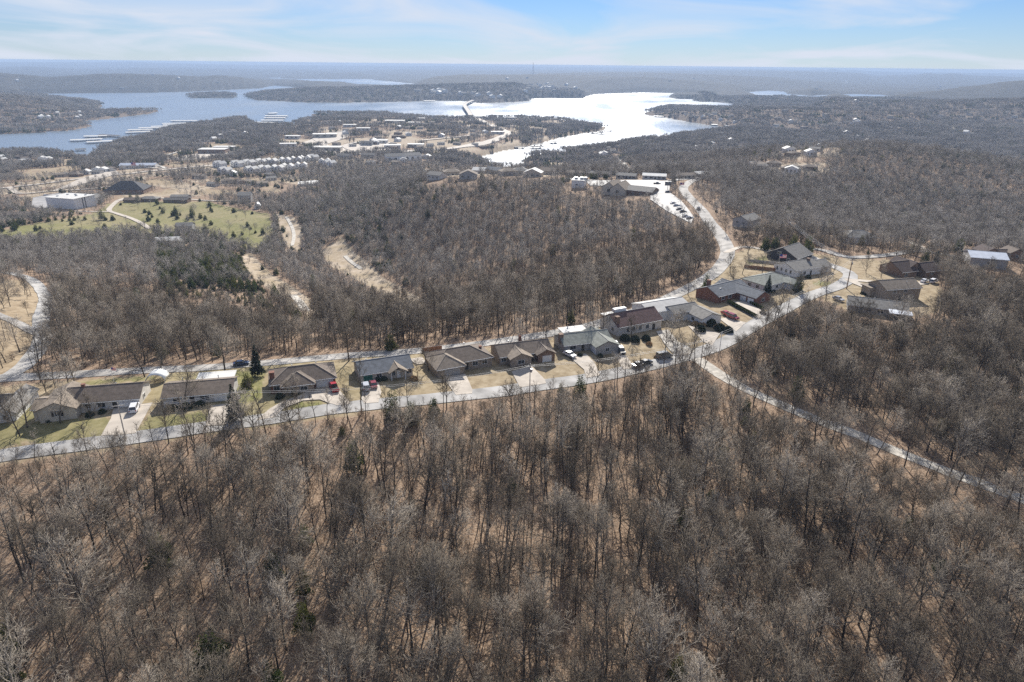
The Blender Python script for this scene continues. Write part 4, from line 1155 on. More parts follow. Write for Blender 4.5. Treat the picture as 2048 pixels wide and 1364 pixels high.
house('house', 'white house with maroon roof, tall brick chimney and dormer', (1235, 673), (1322, 656),
      [('gx', 0.0, 1.0, 0, 10.5, 3.4, 0.55, M['offwhite'], M['roof_maroon']), ('flat', 3, 13, 10.8, 14, 3.0, 0, None, M['roof_white'])],
      [win(4.2, 0, w=1.0, h=1.5), win(6.6, 0, w=1.0, h=1.5), win(9.4, 0, w=1.0, h=1.5), win(12.4, 0, w=1.2, h=1.4), ('door', 'F', 15.2, 0, 1.1, 2.2, M['dark_door'], dict(y=0.0)), win(3.0, face='L', x=0.0, z=1.2)], extra=ex8, foot=13)
house('house', 'large white house with pale roof and grey gabled wing', (1318, 650), (1402, 634),
      [('gx', -2.0, 16.0, 3, 14, 3.8, 0.30, M['white'], M['roof_pale']), ('gx', 6.0, 18.0, 0, 7, 3.4, 0.4, M['white'], M['roof_grey']), ('gy', 12.5, 21.0, -8, 3, 2.9, 0.36, M['white'], M['roof_grey'])],
      [win(8.0, 0, w=1.4), win(15, -8, w=1.2), ('garage_door', 'R', -4.0, 0.05, 4.2, 2.1, M['white'], dict(x=21.0)), win(4, face='L', x=-2.0, z=2.0), win(9, face='L', x=-2.0, z=2.0), win(-3, face='L', x=12.5)], foot=15)
def ex10(root, roofs, L):
    chimney(roofs[0], 4.2, 9.5, 4.4, 1.2, 1.6, M['brick'])
    sk = MB(); sk.box(3.2, 4.2, 3.0, 4.4, 4.25, 4.45); sk.build('skylight', M['roof_white'], roofs[0]); vent(roofs[0], 9, 8, 4.8)
house('house', 'red brick L-shaped house with dark roof and two white garage doors', (1438, 606), (1500, 589),
      [('gx', -1.0, 18.0, 0, 11, 2.8, 0.42, M['brick'], M['roof_slate']), ('gy', 9.5, 18.2, -9.5, 10.8, 2.8, 0.42, M['brick'], M['roof_slate'])],
      [('garage_door', 'L', -7.2, 0.05, 2.8, 2.1, M['white'], dict(x=9.5)), ('garage_door', 'L', -3.6, 0.05, 2.8, 2.1, M['white'], dict(x=9.5)), win(2.0, 0, w=1.8), win(6, 0, w=1.8), win(14, -9.5, w=1.6)], extra=ex10, foot=16)
house('house', 'white bungalow with green-grey hip roof behind a dark cedar', (1533, 585), (1590, 571),
      [('hip', -1.0, 17.0, 0, 12, 2.8, 0.36, M['white'], M['roof_green']), ('hip', 10.0, 17.2, -3.5, 5, 2.8, 0.36, M['white'], M['roof_green'])],
      [win(2, 0), win(6, 0), win(13, -3.5), win(4, face='L', x=-1.0), win(8, face='L', x=-1.0)], foot=14)
house('house', 'tan-roofed house whose white gable end has dark shuttered windows', (1588, 555), (1642, 547),
      [('gx', 0.0, 16.0, 0, 12, 3.2, 0.36, M['white'], M['roof_grey']), ('gx', 15.5, 24.0, 1, 10, 2.7, 0.36, M['offwhite'], M['roof_grey'])],
      [win(2.2, face='L', x=0.0, z=1.2, w=0.9, h=1.5), win(4.8, face='L', x=0.0, z=1.2, w=0.9, h=1.5), win(7.4, face='L', x=0.0, z=1.2, w=0.9, h=1.5), win(9.8, face='L', x=0.0, z=1.2, w=0.9, h=1.5), win(6, 0), ('door', 'F', 10.0, 0, 1.0, 2.1, M['dark_door'], dict(y=0.0))],
      extra=lambda r, f, L: chimney(f[0], 13, 5, 4.8, 1.2, 1.2, M['brown_brick']), foot=15)
house('house', 'black-sided house with wide gable and grey shingle roof', (1592, 528), (1622, 519),
      [('gx', 0.0, 15.0, 0, 15, 2.8, 0.5, M['roof_black'], M['roof_grey'])], [win(9, face='L', x=0.0, z=3.2, w=1.8), win(4, face='L', x=0.0), win(5, 0)], foot=14)
# --- across the junction
house('house', 'dark brown house with maroon-brown hip roof beside two cedars', (1790, 552), (1856, 548),
      [('gx', 0.0, 9.0, -3, 9, 3.0, 0.5, M['brown_brick'], M['roof_darkbrown']), ('gy', 7.0, 13.0, -1, 10, 4.2, 0.6, M['brown_brick'], M['roof_darkbrown']), ('gx', 11.5, 21.0, -5, 5, 2.8, 0.5, M['brown_brick'], M['roof_darkbrown'])],
      [win(3, -3), win(10, -1, w=2.2, h=1.8), win(16, -5)], foot=15)
house('house', 'two-storey tan house with gable roof and stovepipe', (1768, 602), (1842, 598),
      [('gx', 0.0, 16.0, 0, 10, 4.8, 0.45, M['stone'], M['roof_tan']), ('flat', -2.0, 5.0, 6, 11, 3.6, 0, M['stone'], M['roof_tan'])], [win(4, 0, z=3.2), win(9, 0, z=3.2), win(12, 0, z=0.8), ('door', 'F', 7.0, 0, 1.0, 2.1, M['dark_door'], dict(y=0.0))],
      extra=lambda r, f, L: vent(f[0], 11, 2.5, 6.3), foot=14)
house('house', 'long low grey house with white metal porch cover', (1694, 622), (1785, 634),
      [('gx', 0.0, 20.0, 0, 10, 2.7, 0.36, M['grey_wall'], M['roof_grey']), ('flat', 14.0, 20.5, -4.5, -0.6, 2.6, 0, None, M['roof_metal'])], [win(3, 0), win(7, 0), win(11, 0, w=2), win(4, face='L', x=0.0)],
      extra=lambda r, f, L: [vent(f[0], q, 6.5, 4.2) for q in (4, 9)], foot=15)
house('barn', 'large pale metal-roofed shed beside the back lane', (1938, 530), (2012, 540),
      [('gx', 0.0, 1.0, 0, 14, 4.4, 0.25, M['grey_wall'], M['roof_metal'])], [('garage_door', 'L', 7, 0.05, 4, 3.4, M['white'], dict(x=0.0)), win(8, 0, z=1.6)], cat='barn', foot=17)
house('house', 'brown house with two tan gables half hidden behind the metal shed', (1966, 515), (2036, 522),
      [('gy', 0.0, 9.0, 0, 9, 3.4, 0.5, M['brown_brick'], M['roof_darkbrown']), ('gy', 14.0, 22.0, 0, 8, 3.2, 0.5, M['brown_brick'], M['roof_brown']), ('gx', 8.0, 15.0, 1, 8, 2.6, 0.4, M['brown_brick'], M['roof_darkbrown'])], [win(4, 0), win(18, 0)], foot=14)
house('house', 'white hip-roofed house screened by bare trees above the black-sided house', (1690, 486), (1752, 490),
      [('hip', 0.0, 1.0, 0, 12, 3.6, 0.4, M['white'], M['roof_grey'])], [win(3, 0), win(8, 0), win(12, 0)], foot=10)
house('house', 'white gabled house standing alone beside the climbing road', (1464, 452), (1492, 457),
      [('gy', 0.0, 10.0, 0, 14, 4.4, 0.45, M['grey_wall'], M['roof_grey'])], [win(3, 0, z=2.2), win(7, 0, z=2.2)], foot=14)
# --- the hilltop: long low units, a church and a white hall
UNITS = [(1150, 352, 36, M['roof_tan'], M['brown_brick'], 'long brown-roofed building at the hilltop, end of the row'), (1196, 354, 48, M['roof_grey'], M['offwhite'], 'long grey-roofed building with a white end bay on the hilltop'),
         (1251, 358, 38, M['roof_grey'], M['grey_wall'], 'dark low building with grey roof behind the hilltop road'), (1308, 359, 46, M['roof_white'], M['offwhite'], 'pale-roofed long building with dark windows behind the hilltop lot'),
         (1368, 358, 44, M['roof_brown'], M['cream'], 'brown-roofed long building beside the white pickup behind the hilltop road'), (1410, 354, 34, M['roof_white'], M['grey_wall'], 'light grey building at the bend where the hilltop road meets the woods')]
for px, py, wpx, rm, wm, lab in UNITS:
    g = G(px, py); s = wpx * math.hypot(g.y, CAM_Z) / FOC
    a = to_px(g.x - s / 2, g.y, g.z); b = to_px(g.x + s / 2, g.y, g.z)
    house('long_building', lab, (float(a[0]), float(a[1])), (float(b[0]), float(b[1])), [('gx', 0.0, 1.0, 0, 9, 3.0, 0.36, wm, rm)],
          [win(0.15, 0, w=2.2, h=1.4), win(0.38, 0, w=2.2, h=1.4), ('door', 'F', 0.55, 0, 1.2, 2.2, M['dark_door'], dict(y=0.0)), win(0.72, 0, w=2.2, h=1.4), win(0.9, 0, w=2.2, h=1.4)], cat='building', foot=15)
house('hall', 'white flat-roofed hall with rooftop units at the hilltop', (1143, 376), (1168, 376), [('flat', 0.0, 1.0, 0, 14, 6.0, 0, M['white'], M['roof_white'])], [win(4, 0, z=2)], cat='building', foot=14,
      extra=lambda r, f, L: [MB().box(x, x + 2.6, 4, 6.6, 6.3, 8.0).build('rooftop_unit', M['metal'], f[0]) for x in (1.5, 6, 9)])
house('church', 'church with steep twin gables and a long dark-roofed hall', (1204, 388), (1300, 390), [('gy', 0.0, 12.0, -2, 16, 4.2, 0.7, M['cream'], M['roof_tan']), ('gy', 8.0, 20.0, -4, 12, 4.0, 0.75, M['cream'], M['roof_tan']), ('gx', 19.0, 40.0, 0, 15, 3.6, 0.3, M['brown_brick'], M['roof_grey'])],
      [win(6, -2, w=2.4, h=2.4), win(14, -4, w=2.4, h=2.4), win(25, 0), win(31, 0)], cat='church', foot=24)
# --- the valley on the way to the lake
def block(name, label, px, py, Lm, Wm, h, rot, kind, wm, rm, pitch=0.3, cat='building', nwin=4, group=None, foot=None, nm_rows=1):
    g = G(px, py)
    root = thing(name, label, cat, tuple(g), R(rot), group)
    wing(root, kind, -Lm / 2, Lm / 2, -Wm / 2, Wm / 2, h, pitch, wm, rm, base=-2.5)
    for i in range(nwin):
        at = -Lm / 2 + Lm * (i + 0.5) / nwin
        opening(root, 'window', 'F', at, h * 0.35, min(2.4, Lm / nwin * 0.5), h * 0.35, GL, y=-Wm / 2)
    FOOT.append((g.x, g.y - Wm * 0.4, foot or (Lm + Wm) * 0.42))
    return root
def ribs(root):
    for i in range(9):
        q = -12.5 + i * 3.1
        MB().box(18.0, 18.4, q - 0.35, q + 0.35, -2, 11.2).build('pilaster', M['dark_door'] if i in (3, 4) else M['white'], root)
bl = block('gymnasium', 'big white box-shaped hall with ribbed side beside the green field', 145, 413, 36, 27, 11, -14, 'flat', M['white'], M['roof_white'], nwin=0, foot=30)
ribs(bl)
for q in ((-8, 5), (0, 7), (6, 2), (12, 8), (-10, -6)): MB().box(q[0] - .8, q[0] + .8, q[1] - .8, q[1] + .8, 11.3, 12.2).build('rooftop_unit', M['metal'], bl)
block('annexe', 'small white gabled annexe at the end of the white hall', 188, 405, 12, 14, 6, -14, 'gy', M['white'], M['roof_grey'], 0.5, nwin=2)
block('lodge', 'dark lodge with a big pyramid hip roof beside the highway', 258, 384, 44, 30, 4.5, 8, 'hip', M['brown_brick'], M['roof_black'], 0.55, nwin=6, foot=30)
block('motel', 'blue metal-roofed shop building beside the highway lane', 279, 336, 52, 16, 5, 8, 'gx', M['offwhite'], M['roof_metal'], 0.3, nwin=7, foot=34)
block('store', 'dark-fronted warehouse with bright white roof on the wooded rise', 428, 306, 50, 28, 8, 4, 'flat', M['brown_brick'], M['roof_white'], 0.2, nwin=4, foot=40)
block('office', 'white-roofed office wing behind the dark-fronted warehouse', 450, 299, 40, 20, 6, 4, 'flat', M['grey_wall'], M['roof_white'], 0.2, nwin=3, foot=30)
block('house', 'brown-roofed bungalow among trees below the white hall', 42, 434, 30, 12, 3.4, 6, 'gx', M['cream'], M['roof_brown'], 0.3, 'house', 4)
block('house', 'low house with pale fascia at the top of the green field', 300, 402, 20, 11, 3.2, 4, 'hip', M['brown_brick'], M['roof_grey'], 0.35, 'house', 4)
block('house', 'brown ranch house beside the field lane and a round cedar', 268, 404, 18, 10, 3.2, 4, 'gx', M['brown_brick'], M['roof_brown'], 0.35, 'house', 3)
block('house', 'dark brick house with white eaves above the green field', 355, 404, 26, 11, 3.2, 3, 'gx', M['brown_brick'], M['roof_dark'], 0.3, 'house', 4)
block('house', 'grey-roofed house behind the dark brick house with white eaves', 362, 397, 20, 10, 3.0, 3, 'gx', M['grey_wall'], M['roof_grey'], 0.3, 'house', 3)
block('house', 'grey house with a bright white end wall in the valley woods', 492, 403, 14, 14, 8, 10, 'gx', M['grey_wall'], M['roof_grey'], 0.4, 'house', 3)
block('shed', 'small blue-white steep shed among valley trees', 516, 417, 6, 6, 4, 10, 'gy', M['white'], M['roof_metal'], 0.8, 'shed', 1, foot=8)
block('house', 'two-storey grey house behind cedars at the foot of the field', 372, 462, 14, 11, 5.5, 10, 'gx', M['grey_wall'], M['roof_grey'], 0.4, 'house', 3)
block('house', 'white house almost hidden among bare trees by the field', 338, 488, 18, 12, 4, 10, 'gx', M['white'], M['roof_white'], 0.3, 'house', 3)
for i, px in enumerate((606, 619, 628)):
    block('storage_shed', 'pale flat-roofed storage shed in a line in the valley woods', px, 371 - i, 11, 22, 3.4, 14, 'flat', M['offwhite'], M['roof_white'], 0.2, 'shed', 2, 'storage sheds in the valley', foot=20)
HTOP = [(872, 655, 'grey-roofed house at the end of the hill crest row'), (902, 665, 'tan-roofed house second along the hill crest row'), (936, 650, 'brown-roofed crest house with a pale garage behind'),
        (962, 690, 'white-roofed crest house set back from its row'), (990, 652, 'slate-roofed house halfway along the hill crest row'), (1016, 668, 'long tan-roofed house on the hill crest'),
        (1040, 648, 'grey hip-roofed house on the hill crest by tall bare trees'), (1068, 660, 'pale gabled house near the hilltop hall'), (1100, 655, 'brown house last in the crest row before the hilltop hall')]
for i, (px, d, lab) in enumerate(HTOP):
    d += (0, 22, -14, 10, 30, -8, 18, -20, 6)[i]; g = at_d(px, d)
    root = thing('house', lab, 'house', tuple(g), R((i * 53) % 70 - 35), 'houses along the hill crest')
    kind = ('gx', 'hip', 'gy', 'gx', 'gx', 'hip', 'hip', 'gy', 'gx')[i]
    wing(root, kind, -8, 8, -5.5, 5.5, 4.2, 0.42, (M['offwhite'], M['cream'], M['grey_wall'])[i % 3], (M['roof_grey'], M['roof_tan'], M['roof_brown'], M['roof_white'], M['roof_slate'], M['roof_tan'], M['roof_grey'], M['roof_white'], M['roof_brown'])[i], base=-3)
    for t in (-5, 0, 5): opening(root, 'window', 'F', t, 1.4, 1.8, 1.4, GL, y=-5.5)
    FOOT.append((g.x, g.y, 12)); FOOT.append((g.x * 0.975, g.y * 0.975, 11)); FOOT.append((g.x * 0.955, g.y * 0.955, 9)); FOOT.append((g.x * 0.935, g.y * 0.935, 8))

# white lakeside condominiums in two rows
cond = None
for i, (px, py) in enumerate([(444,336),(472,335),(497,333),(524,331),(546,330),(566,328),(590,326),(610,324),(628,322),(455,349),(500,347),(527,345),(556,344),(578,341),(598,338),(648,330),(660,334)]):
    g = G(px + (i * 7) % 9 - 4, py + (i * 5) % 5 - 2)
    row = 'upper' if i < 9 else 'lower'
    if cond is None:
        cond = thing('condominium', '', 'house', (0, 0, 0))
        for x0 in (-9.5, 0.6): wing(cond, 'gy', x0, x0 + 8.8, -6, 6, 6.0, 0.75, M['white'], M['roof_pale'], base=-4)
        MB().box(-0.7, 0.6, -5.4, 5.4, -4, 7).build('recess_shade', M['dark_door'], cond)  # dark block standing in for the shaded recess between the twin gables
        for x0 in (-5.1, 5.0):
            for zz in (0.4, 3.4): opening(cond, 'window', 'F', x0, zz, 2.2, 1.8, GL, y=-6)
        c = cond
    else: c = copy_tree(cond)
    c.location = g; c.rotation_euler = (0, 0, R(-30 + (i * 53) % 47))
    tag(c, 'white twin-gabled condominium in the %s row on the valley slope' % row, group='%s row of white condominiums' % row)
    FOOT.append((g.x, g.y, 15)); FOOT.append((g.x * 0.983, g.y * 0.983, 13))

# --- covered boat docks
def dock(p, q, depth, rm, label, group, h=4.0):
    a = plane_pt(np.array(p[0]), np.array(p[1]), LAKE_Z); b = plane_pt(np.array(q[0]), np.array(q[1]), LAKE_Z)
    a = Vector((float(a[0]), float(a[1]), LAKE_Z)); b = Vector((float(b[0]), float(b[1]), LAKE_Z)); L = (b - a).length
    root = thing('boat_dock', label, 'dock', tuple(a), math.atan2(b.y - a.y, b.x - a.x), group)
    MB().box(0, L, 0, depth, -0.4, 0.5).build('float', M['metal'], root)
    r = MB(); r.slab([(-1, -1, h), (L + 1, -1, h), (L + 1, depth / 2, h + 1.2), (-1, depth / 2, h + 1.2)], 0.3); r.slab([(L + 1, depth + 1, h), (-1, depth + 1, h), (-1, depth / 2, h + 1.2), (L + 1, depth / 2, h + 1.2)], 0.3)
    r.build('roof', rm, root)
    n = max(3, int(L / 12)); ps = MB()
    for i in range(n + 1):
        x = L * i / n
        for y in (0.3, depth - 0.3): MB.tube(ps, (x, y, 0.5), (x, y, h + 0.1), 0.22, 0.22, 4)
    ps.build('post_row', M['metal'], root)
    for i in range(0, n, 2):
        x = L * (i + 0.5) / n
        MB().box(x - 1.4, x + 1.4, 1.5, depth * 0.45, 0.4, 1.9).build('moored_boat', M['white'], root)
rw = M['roof_white']
for i, (p, q) in enumerate([((142,284),(205,281)), ((168,276),(213,275)), ((176,288),(245,284)), ((253,268),(303,266)), ((256,263),(305,262)), ((278,259),(322,258)), ((303,256),(338,255)), ((325,250),(378,249)), ((328,253),(352,252)), ((341,244),(393,244))]):
    dock(p, q, 22, rw, 'long white-roofed covered boat dock moored off the wooded point', 'white docks of the long marina')
dock((196,273), (236,275), 20, M['roof_dark'], 'dark-roofed boat dock among the white docks', None)
dock((152,303), (172,302), 18, M['roof_dark'], 'small dark boat dock alone in the near cove', None)
for p, q in [((540,229),(556,228)), ((530,234),(574,234)), ((528,238),(570,238)), ((522,243),(566,243)), ((505,247),(550,248))]:
    dock(p, q, 26, rw, 'white-roofed boat dock in the harbour beside the tree-lined point', 'docks of the second marina')
for p, q in [((1178,267),(1204,269)), ((1201,264),(1226,264))]: dock(p, q, 22, M['roof_dark'], 'dark-roofed boat dock off the wooded tip in the glittering arm', 'dark docks off the tip')
for p, q in [((1030,298),(1049,298)), ((1065,298),(1086,297)), ((1068,293),(1088,292)), ((1105,288),(1116,287))]: dock(p, q, 18, M['roof_grey'], 'grey boat dock in the narrow bright inlet', 'docks in the inlet')
for p, q in [((848,203),(870,203)), ((896,201.5),(916,201.5)), ((1306,234),(1324,235)), ((1425,252),(1436,252)), ((1452,254),(1462,254))]: dock(p, q, 30, rw, 'pale boat dock along the far wooded shore', 'docks on the far shore')

# --- the bridge
def bridge():
    pts = [(942,230),(938,223),(932,215),(929,209),(936,204.5),(947,200)]
    zd = -88.0
    W = []
    for p in pts:
        x, y = plane_pt(np.array(p[0], float), np.array(p[1], float), zd); W.append(Vector((float(x), float(y))))
    c = resample(W, 25)
    root = thing('bridge', 'long curving road bridge crossing the bright lake', 'bridge', (c[0].x, c[0].y, zd))
    o = Vector((c[0].x, c[0].y)); hw = 9
    v = []; f = []
    ra = MB()
    for i, p in enumerate(c):
        d = (c[min(i + 1, len(c) - 1)] - c[max(i - 1, 0)]).normalized(); n = Vector((-d.y, d.x)); p = p - o
        for s, z in ((-1, 0), (1, 0), (1, -2.5), (-1, -2.5)): v.append((p.x + n.x * hw * s, p.y + n.y * hw * s, z))
        if i:
            b = 4 * i
            for k in range(4): f.append((b - 4 + k, b - 4 + (k + 1) % 4, b + (k + 1) % 4, b + k))
    link_mesh('deck', v, f, M['concrete'], root)
    for s in (-1, 1):
        rl = MB()
        for i in range(len(c) - 1):
            a, b = [q - o for q in c[i:i + 2]]; d = (b - a).normalized(); n = Vector((-d.y, d.x)) * hw * s * 0.97
            rl.tube((a.x + n.x, a.y + n.y, 0.7), (b.x + n.x, b.y + n.y, 0.7), 0.7, 0.7, 4)
        rl.build('railing', M['grey_wall'], root)
    for i in range(3, len(c) - 2, 3):
        p = c[i] - o
        MB().tube((p.x - 5, p.y, -20), (p.x - 5, p.y, -1.5), 2.0, 2.0, 6).tube((p.x + 5, p.y, -20), (p.x + 5, p.y, -1.5), 2.0, 2.0, 6).box(p.x - 8, p.x + 8, p.y - 1.6, p.y + 1.6, -4, -2.4).build('pier', M['grey_wall'], root)
bridge()
mast = thing('radio_mast', 'thin lattice radio mast on the far hill skyline', 'mast', tuple(at_d(1063, 6100)))
MB().tube((0, 0, -5), (0, 0, 95), 3.0, 1.6, 4).build('mast_tube', M['metal'], mast)
for zz in (40, 70): MB().tube((-22, 0, 0), (0, 0, zz), 0.4, 0.4, 3).tube((22, 0, 0), (0, 0, zz), 0.4, 0.4, 3).build('guy_wire', M['metal'], mast)

# --- town and far houses: a few kinds, copied
KINDS_ = []
def far_kind(L, Wd, h, kind, wm, rm, pitch=0.35):
    r_ = bpy.data.objects.new('house', None)
    COL.objects.link(r_)
    wing(r_, kind, -L / 2, L / 2, -Wd / 2, Wd / 2, h, pitch, wm, rm, base=-4)
    mb = MB()
    for t in (-0.3, 0.0, 0.3): mb.box(L * t - L * .06, L * t + L * .06, -Wd / 2 - .08, -Wd / 2 + .1, h * .3, h * .75)
    mb.build('window_row', GL, r_)
    return r_
KIND = dict(
    pale=far_kind(15, 10, 4.0, 'gx', M['offwhite'], M['roof_grey']), tan=far_kind(16, 11, 4.5, 'gx', M['cream'], M['roof_tan']), hip=far_kind(17, 12, 4.0, 'hip', M['brown_brick'], M['roof_brown']),
    white=far_kind(14, 10, 5.5, 'gy', M['white'], M['roof_white'], 0.4), shop=far_kind(34, 18, 6.5, 'flat', M['offwhite'], M['roof_white']), mart=far_kind(56, 26, 7.5, 'flat', M['cream'], M['roof_white']),
    dark=far_kind(24, 16, 6.0, 'gx', M['grey_wall'], M['roof_dark']), big=far_kind(34, 18, 9, 'gx', M['white'], M['roof_grey'], 0.45))
DESC = dict(pale='small pale house with grey gable roof', tan='tan-roofed cream house', hip='brown hip-roofed house', white='white steep-gabled house', shop='flat white-roofed shop', mart='long flat white-roofed store', dark='grey building with dark roof', big='large white gabled block')
USED = set()
def far_house(k, pos, rot, place, group, s=1.0, cat=None):
    src = KIND[k]
    o = src if k not in USED else copy_tree(src)
    USED.add(k)
    nm = {'shop': 'shop', 'mart': 'store', 'big': 'apartment_block', 'dark': 'warehouse'}.get(k, 'house'); o.name = nm
    o.location = pos; o.rotation_euler = (0, 0, R(rot)); o.scale = (s, s, s)
    tag(o, DESC[k] + ' ' + place, cat or ('house' if nm == 'house' else 'building'), group)
    FOOT.append((pos[0], pos[1], 11 * s + (16 if k in ('shop', 'mart', 'big', 'dark') else 0)))
    if pos[1] > 0:
        f = 1 - min(0.03, 30.0 / math.hypot(pos[0], pos[1])); FOOT.append((pos[0] * f, pos[1] * f, 13 * s + (10 if k in ('shop', 'mart') else 0)))
for k, px, py, rot in [('mart',650,274,10),('mart',790,246,3),('shop',828,249,-4),('shop',700,254,0),('shop',727,261,8),('pale',664,258,0),('shop',586,277,0),('shop',577,293,14),('mart',655,301,4),('shop',760,286,0),('shop',785,296,6),
                       ('dark',690,317,-20),('dark',737,316,8),('shop',832,294,0),('big',790,322,20),('big',822,320,30),('white',806,324,20),('shop',880,234,0),('shop',906,236,5),('pale',925,239,0),('shop',962,236,-6),('shop',986,233,0),
                       ('pale',1002,234,0),('shop',1022,238,0),('shop',1036,233,0),('white',1050,240,10),('pale',1065,246,0),('tan',1110,240,10),('pale',1140,250,20),('tan',1155,252,0),('shop',995,268,0),('dark',735,290,0),('shop',840,240,0),('pale',870,246,0)]:
    far_house(k, tuple(G(px, py)), rot, 'in the lakeside town by the bridge road', 'town buildings by the lake, kind ' + k)
rg = np.random.default_rng(5)
def cluster(n, x0, x1, y0, y1, kinds, place, group, s=1.0, slope=0.0):
    for i in range(n):
        px = rg.uniform(x0, x1); py = rg.uniform(y0, y1) + slope * (px - (x0 + x1) / 2)
        g = G(px, py)
        if g.z <= LAKE_Z + 0.5: continue
        k = kinds[int(rg.integers(0, len(kinds)))]
        far_house(k, tuple(g), float(rg.uniform(-40, 40)), place, group + ', kind ' + k, s)
HK = ('pale', 'tan', 'hip', 'white')
cluster(50, 600, 990, 244, 300, HK, 'scattered through the town woods', 'houses in the town woods')
cluster(12, 730, 860, 312, 330, HK, 'in the hollow below the town', 'houses in the hollow')
cluster(13, 0, 110, 316, 332, HK, 'in the lakeside grove beside the near cove', 'houses of the near cove', 1.0)
cluster(12, 110, 235, 345, 352, HK, 'beside the highway bend', 'houses beside the highway', 0.9, -0.12)
cluster(14, 400, 512, 262, 285, HK, 'behind the long marina', 'houses behind the marina')
cluster(10, 390, 560, 350, 372, HK, 'in the wooded valley beneath the condominiums', 'valley houses', 0.9)
cluster(12, 60, 180, 226, 246, HK, 'on the wooded headland across the lake', 'headland houses')
cluster(14, 1150, 1250, 295, 312, HK, 'on the wooded bank of the inlet', 'houses on the inlet bank')
cluster(10, 1260, 1350, 272, 282, HK, 'along the near shore of the bright arm', 'shore houses')
cluster(16, 1370, 1500, 220, 238, HK, 'on the long wooded peninsula', 'peninsula houses')
cluster(14, 1380, 1560, 238, 300, HK, 'in the woods behind the bright arm', 'houses behind the arm')
cluster(10, 1562, 1665, 293, 312, HK, 'on the shoulder of the wooded ridge', 'ridge houses', 0.9)
cluster(10, 1500, 1640, 330, 350, HK, 'in the clearing below the ridge', 'clearing houses', 0.9)
cluster(9, 1700, 1800, 275, 290, HK, 'on the crest of the wooded ridge', 'crest houses', 0.9)
cluster(28, 1540, 2040, 202, 272, HK, 'in the hazy lowland woods', 'lowland houses', 1.2)
cluster(18, 1050, 1160, 168, 184, ('white', 'pale'), 'on the far wooded hillside', 'far hillside houses', 1.6)
cluster(9, 835, 905, 180, 188, ('white', 'pale'), 'in a line on the far shore hill', 'far shore houses', 2.0)
cluster(8, 900, 1000, 186, 196, ('white', 'pale'), 'by the far end of the bridge', 'far bridge-end houses', 1.8)
cluster(10, 560, 1480, 150, 178, ('white', 'pale'), 'on the distant hills', 'distant houses', 1.5)
cluster(6, 30, 440, 150, 178, ('white', 'pale'), 'on the hills past the lake', 'hill houses', 1.4)
cluster(5, 1560, 2000, 162, 180, ('white', 'pale'), 'on the hills past the far strip of water', 'far strip houses', 1.5)

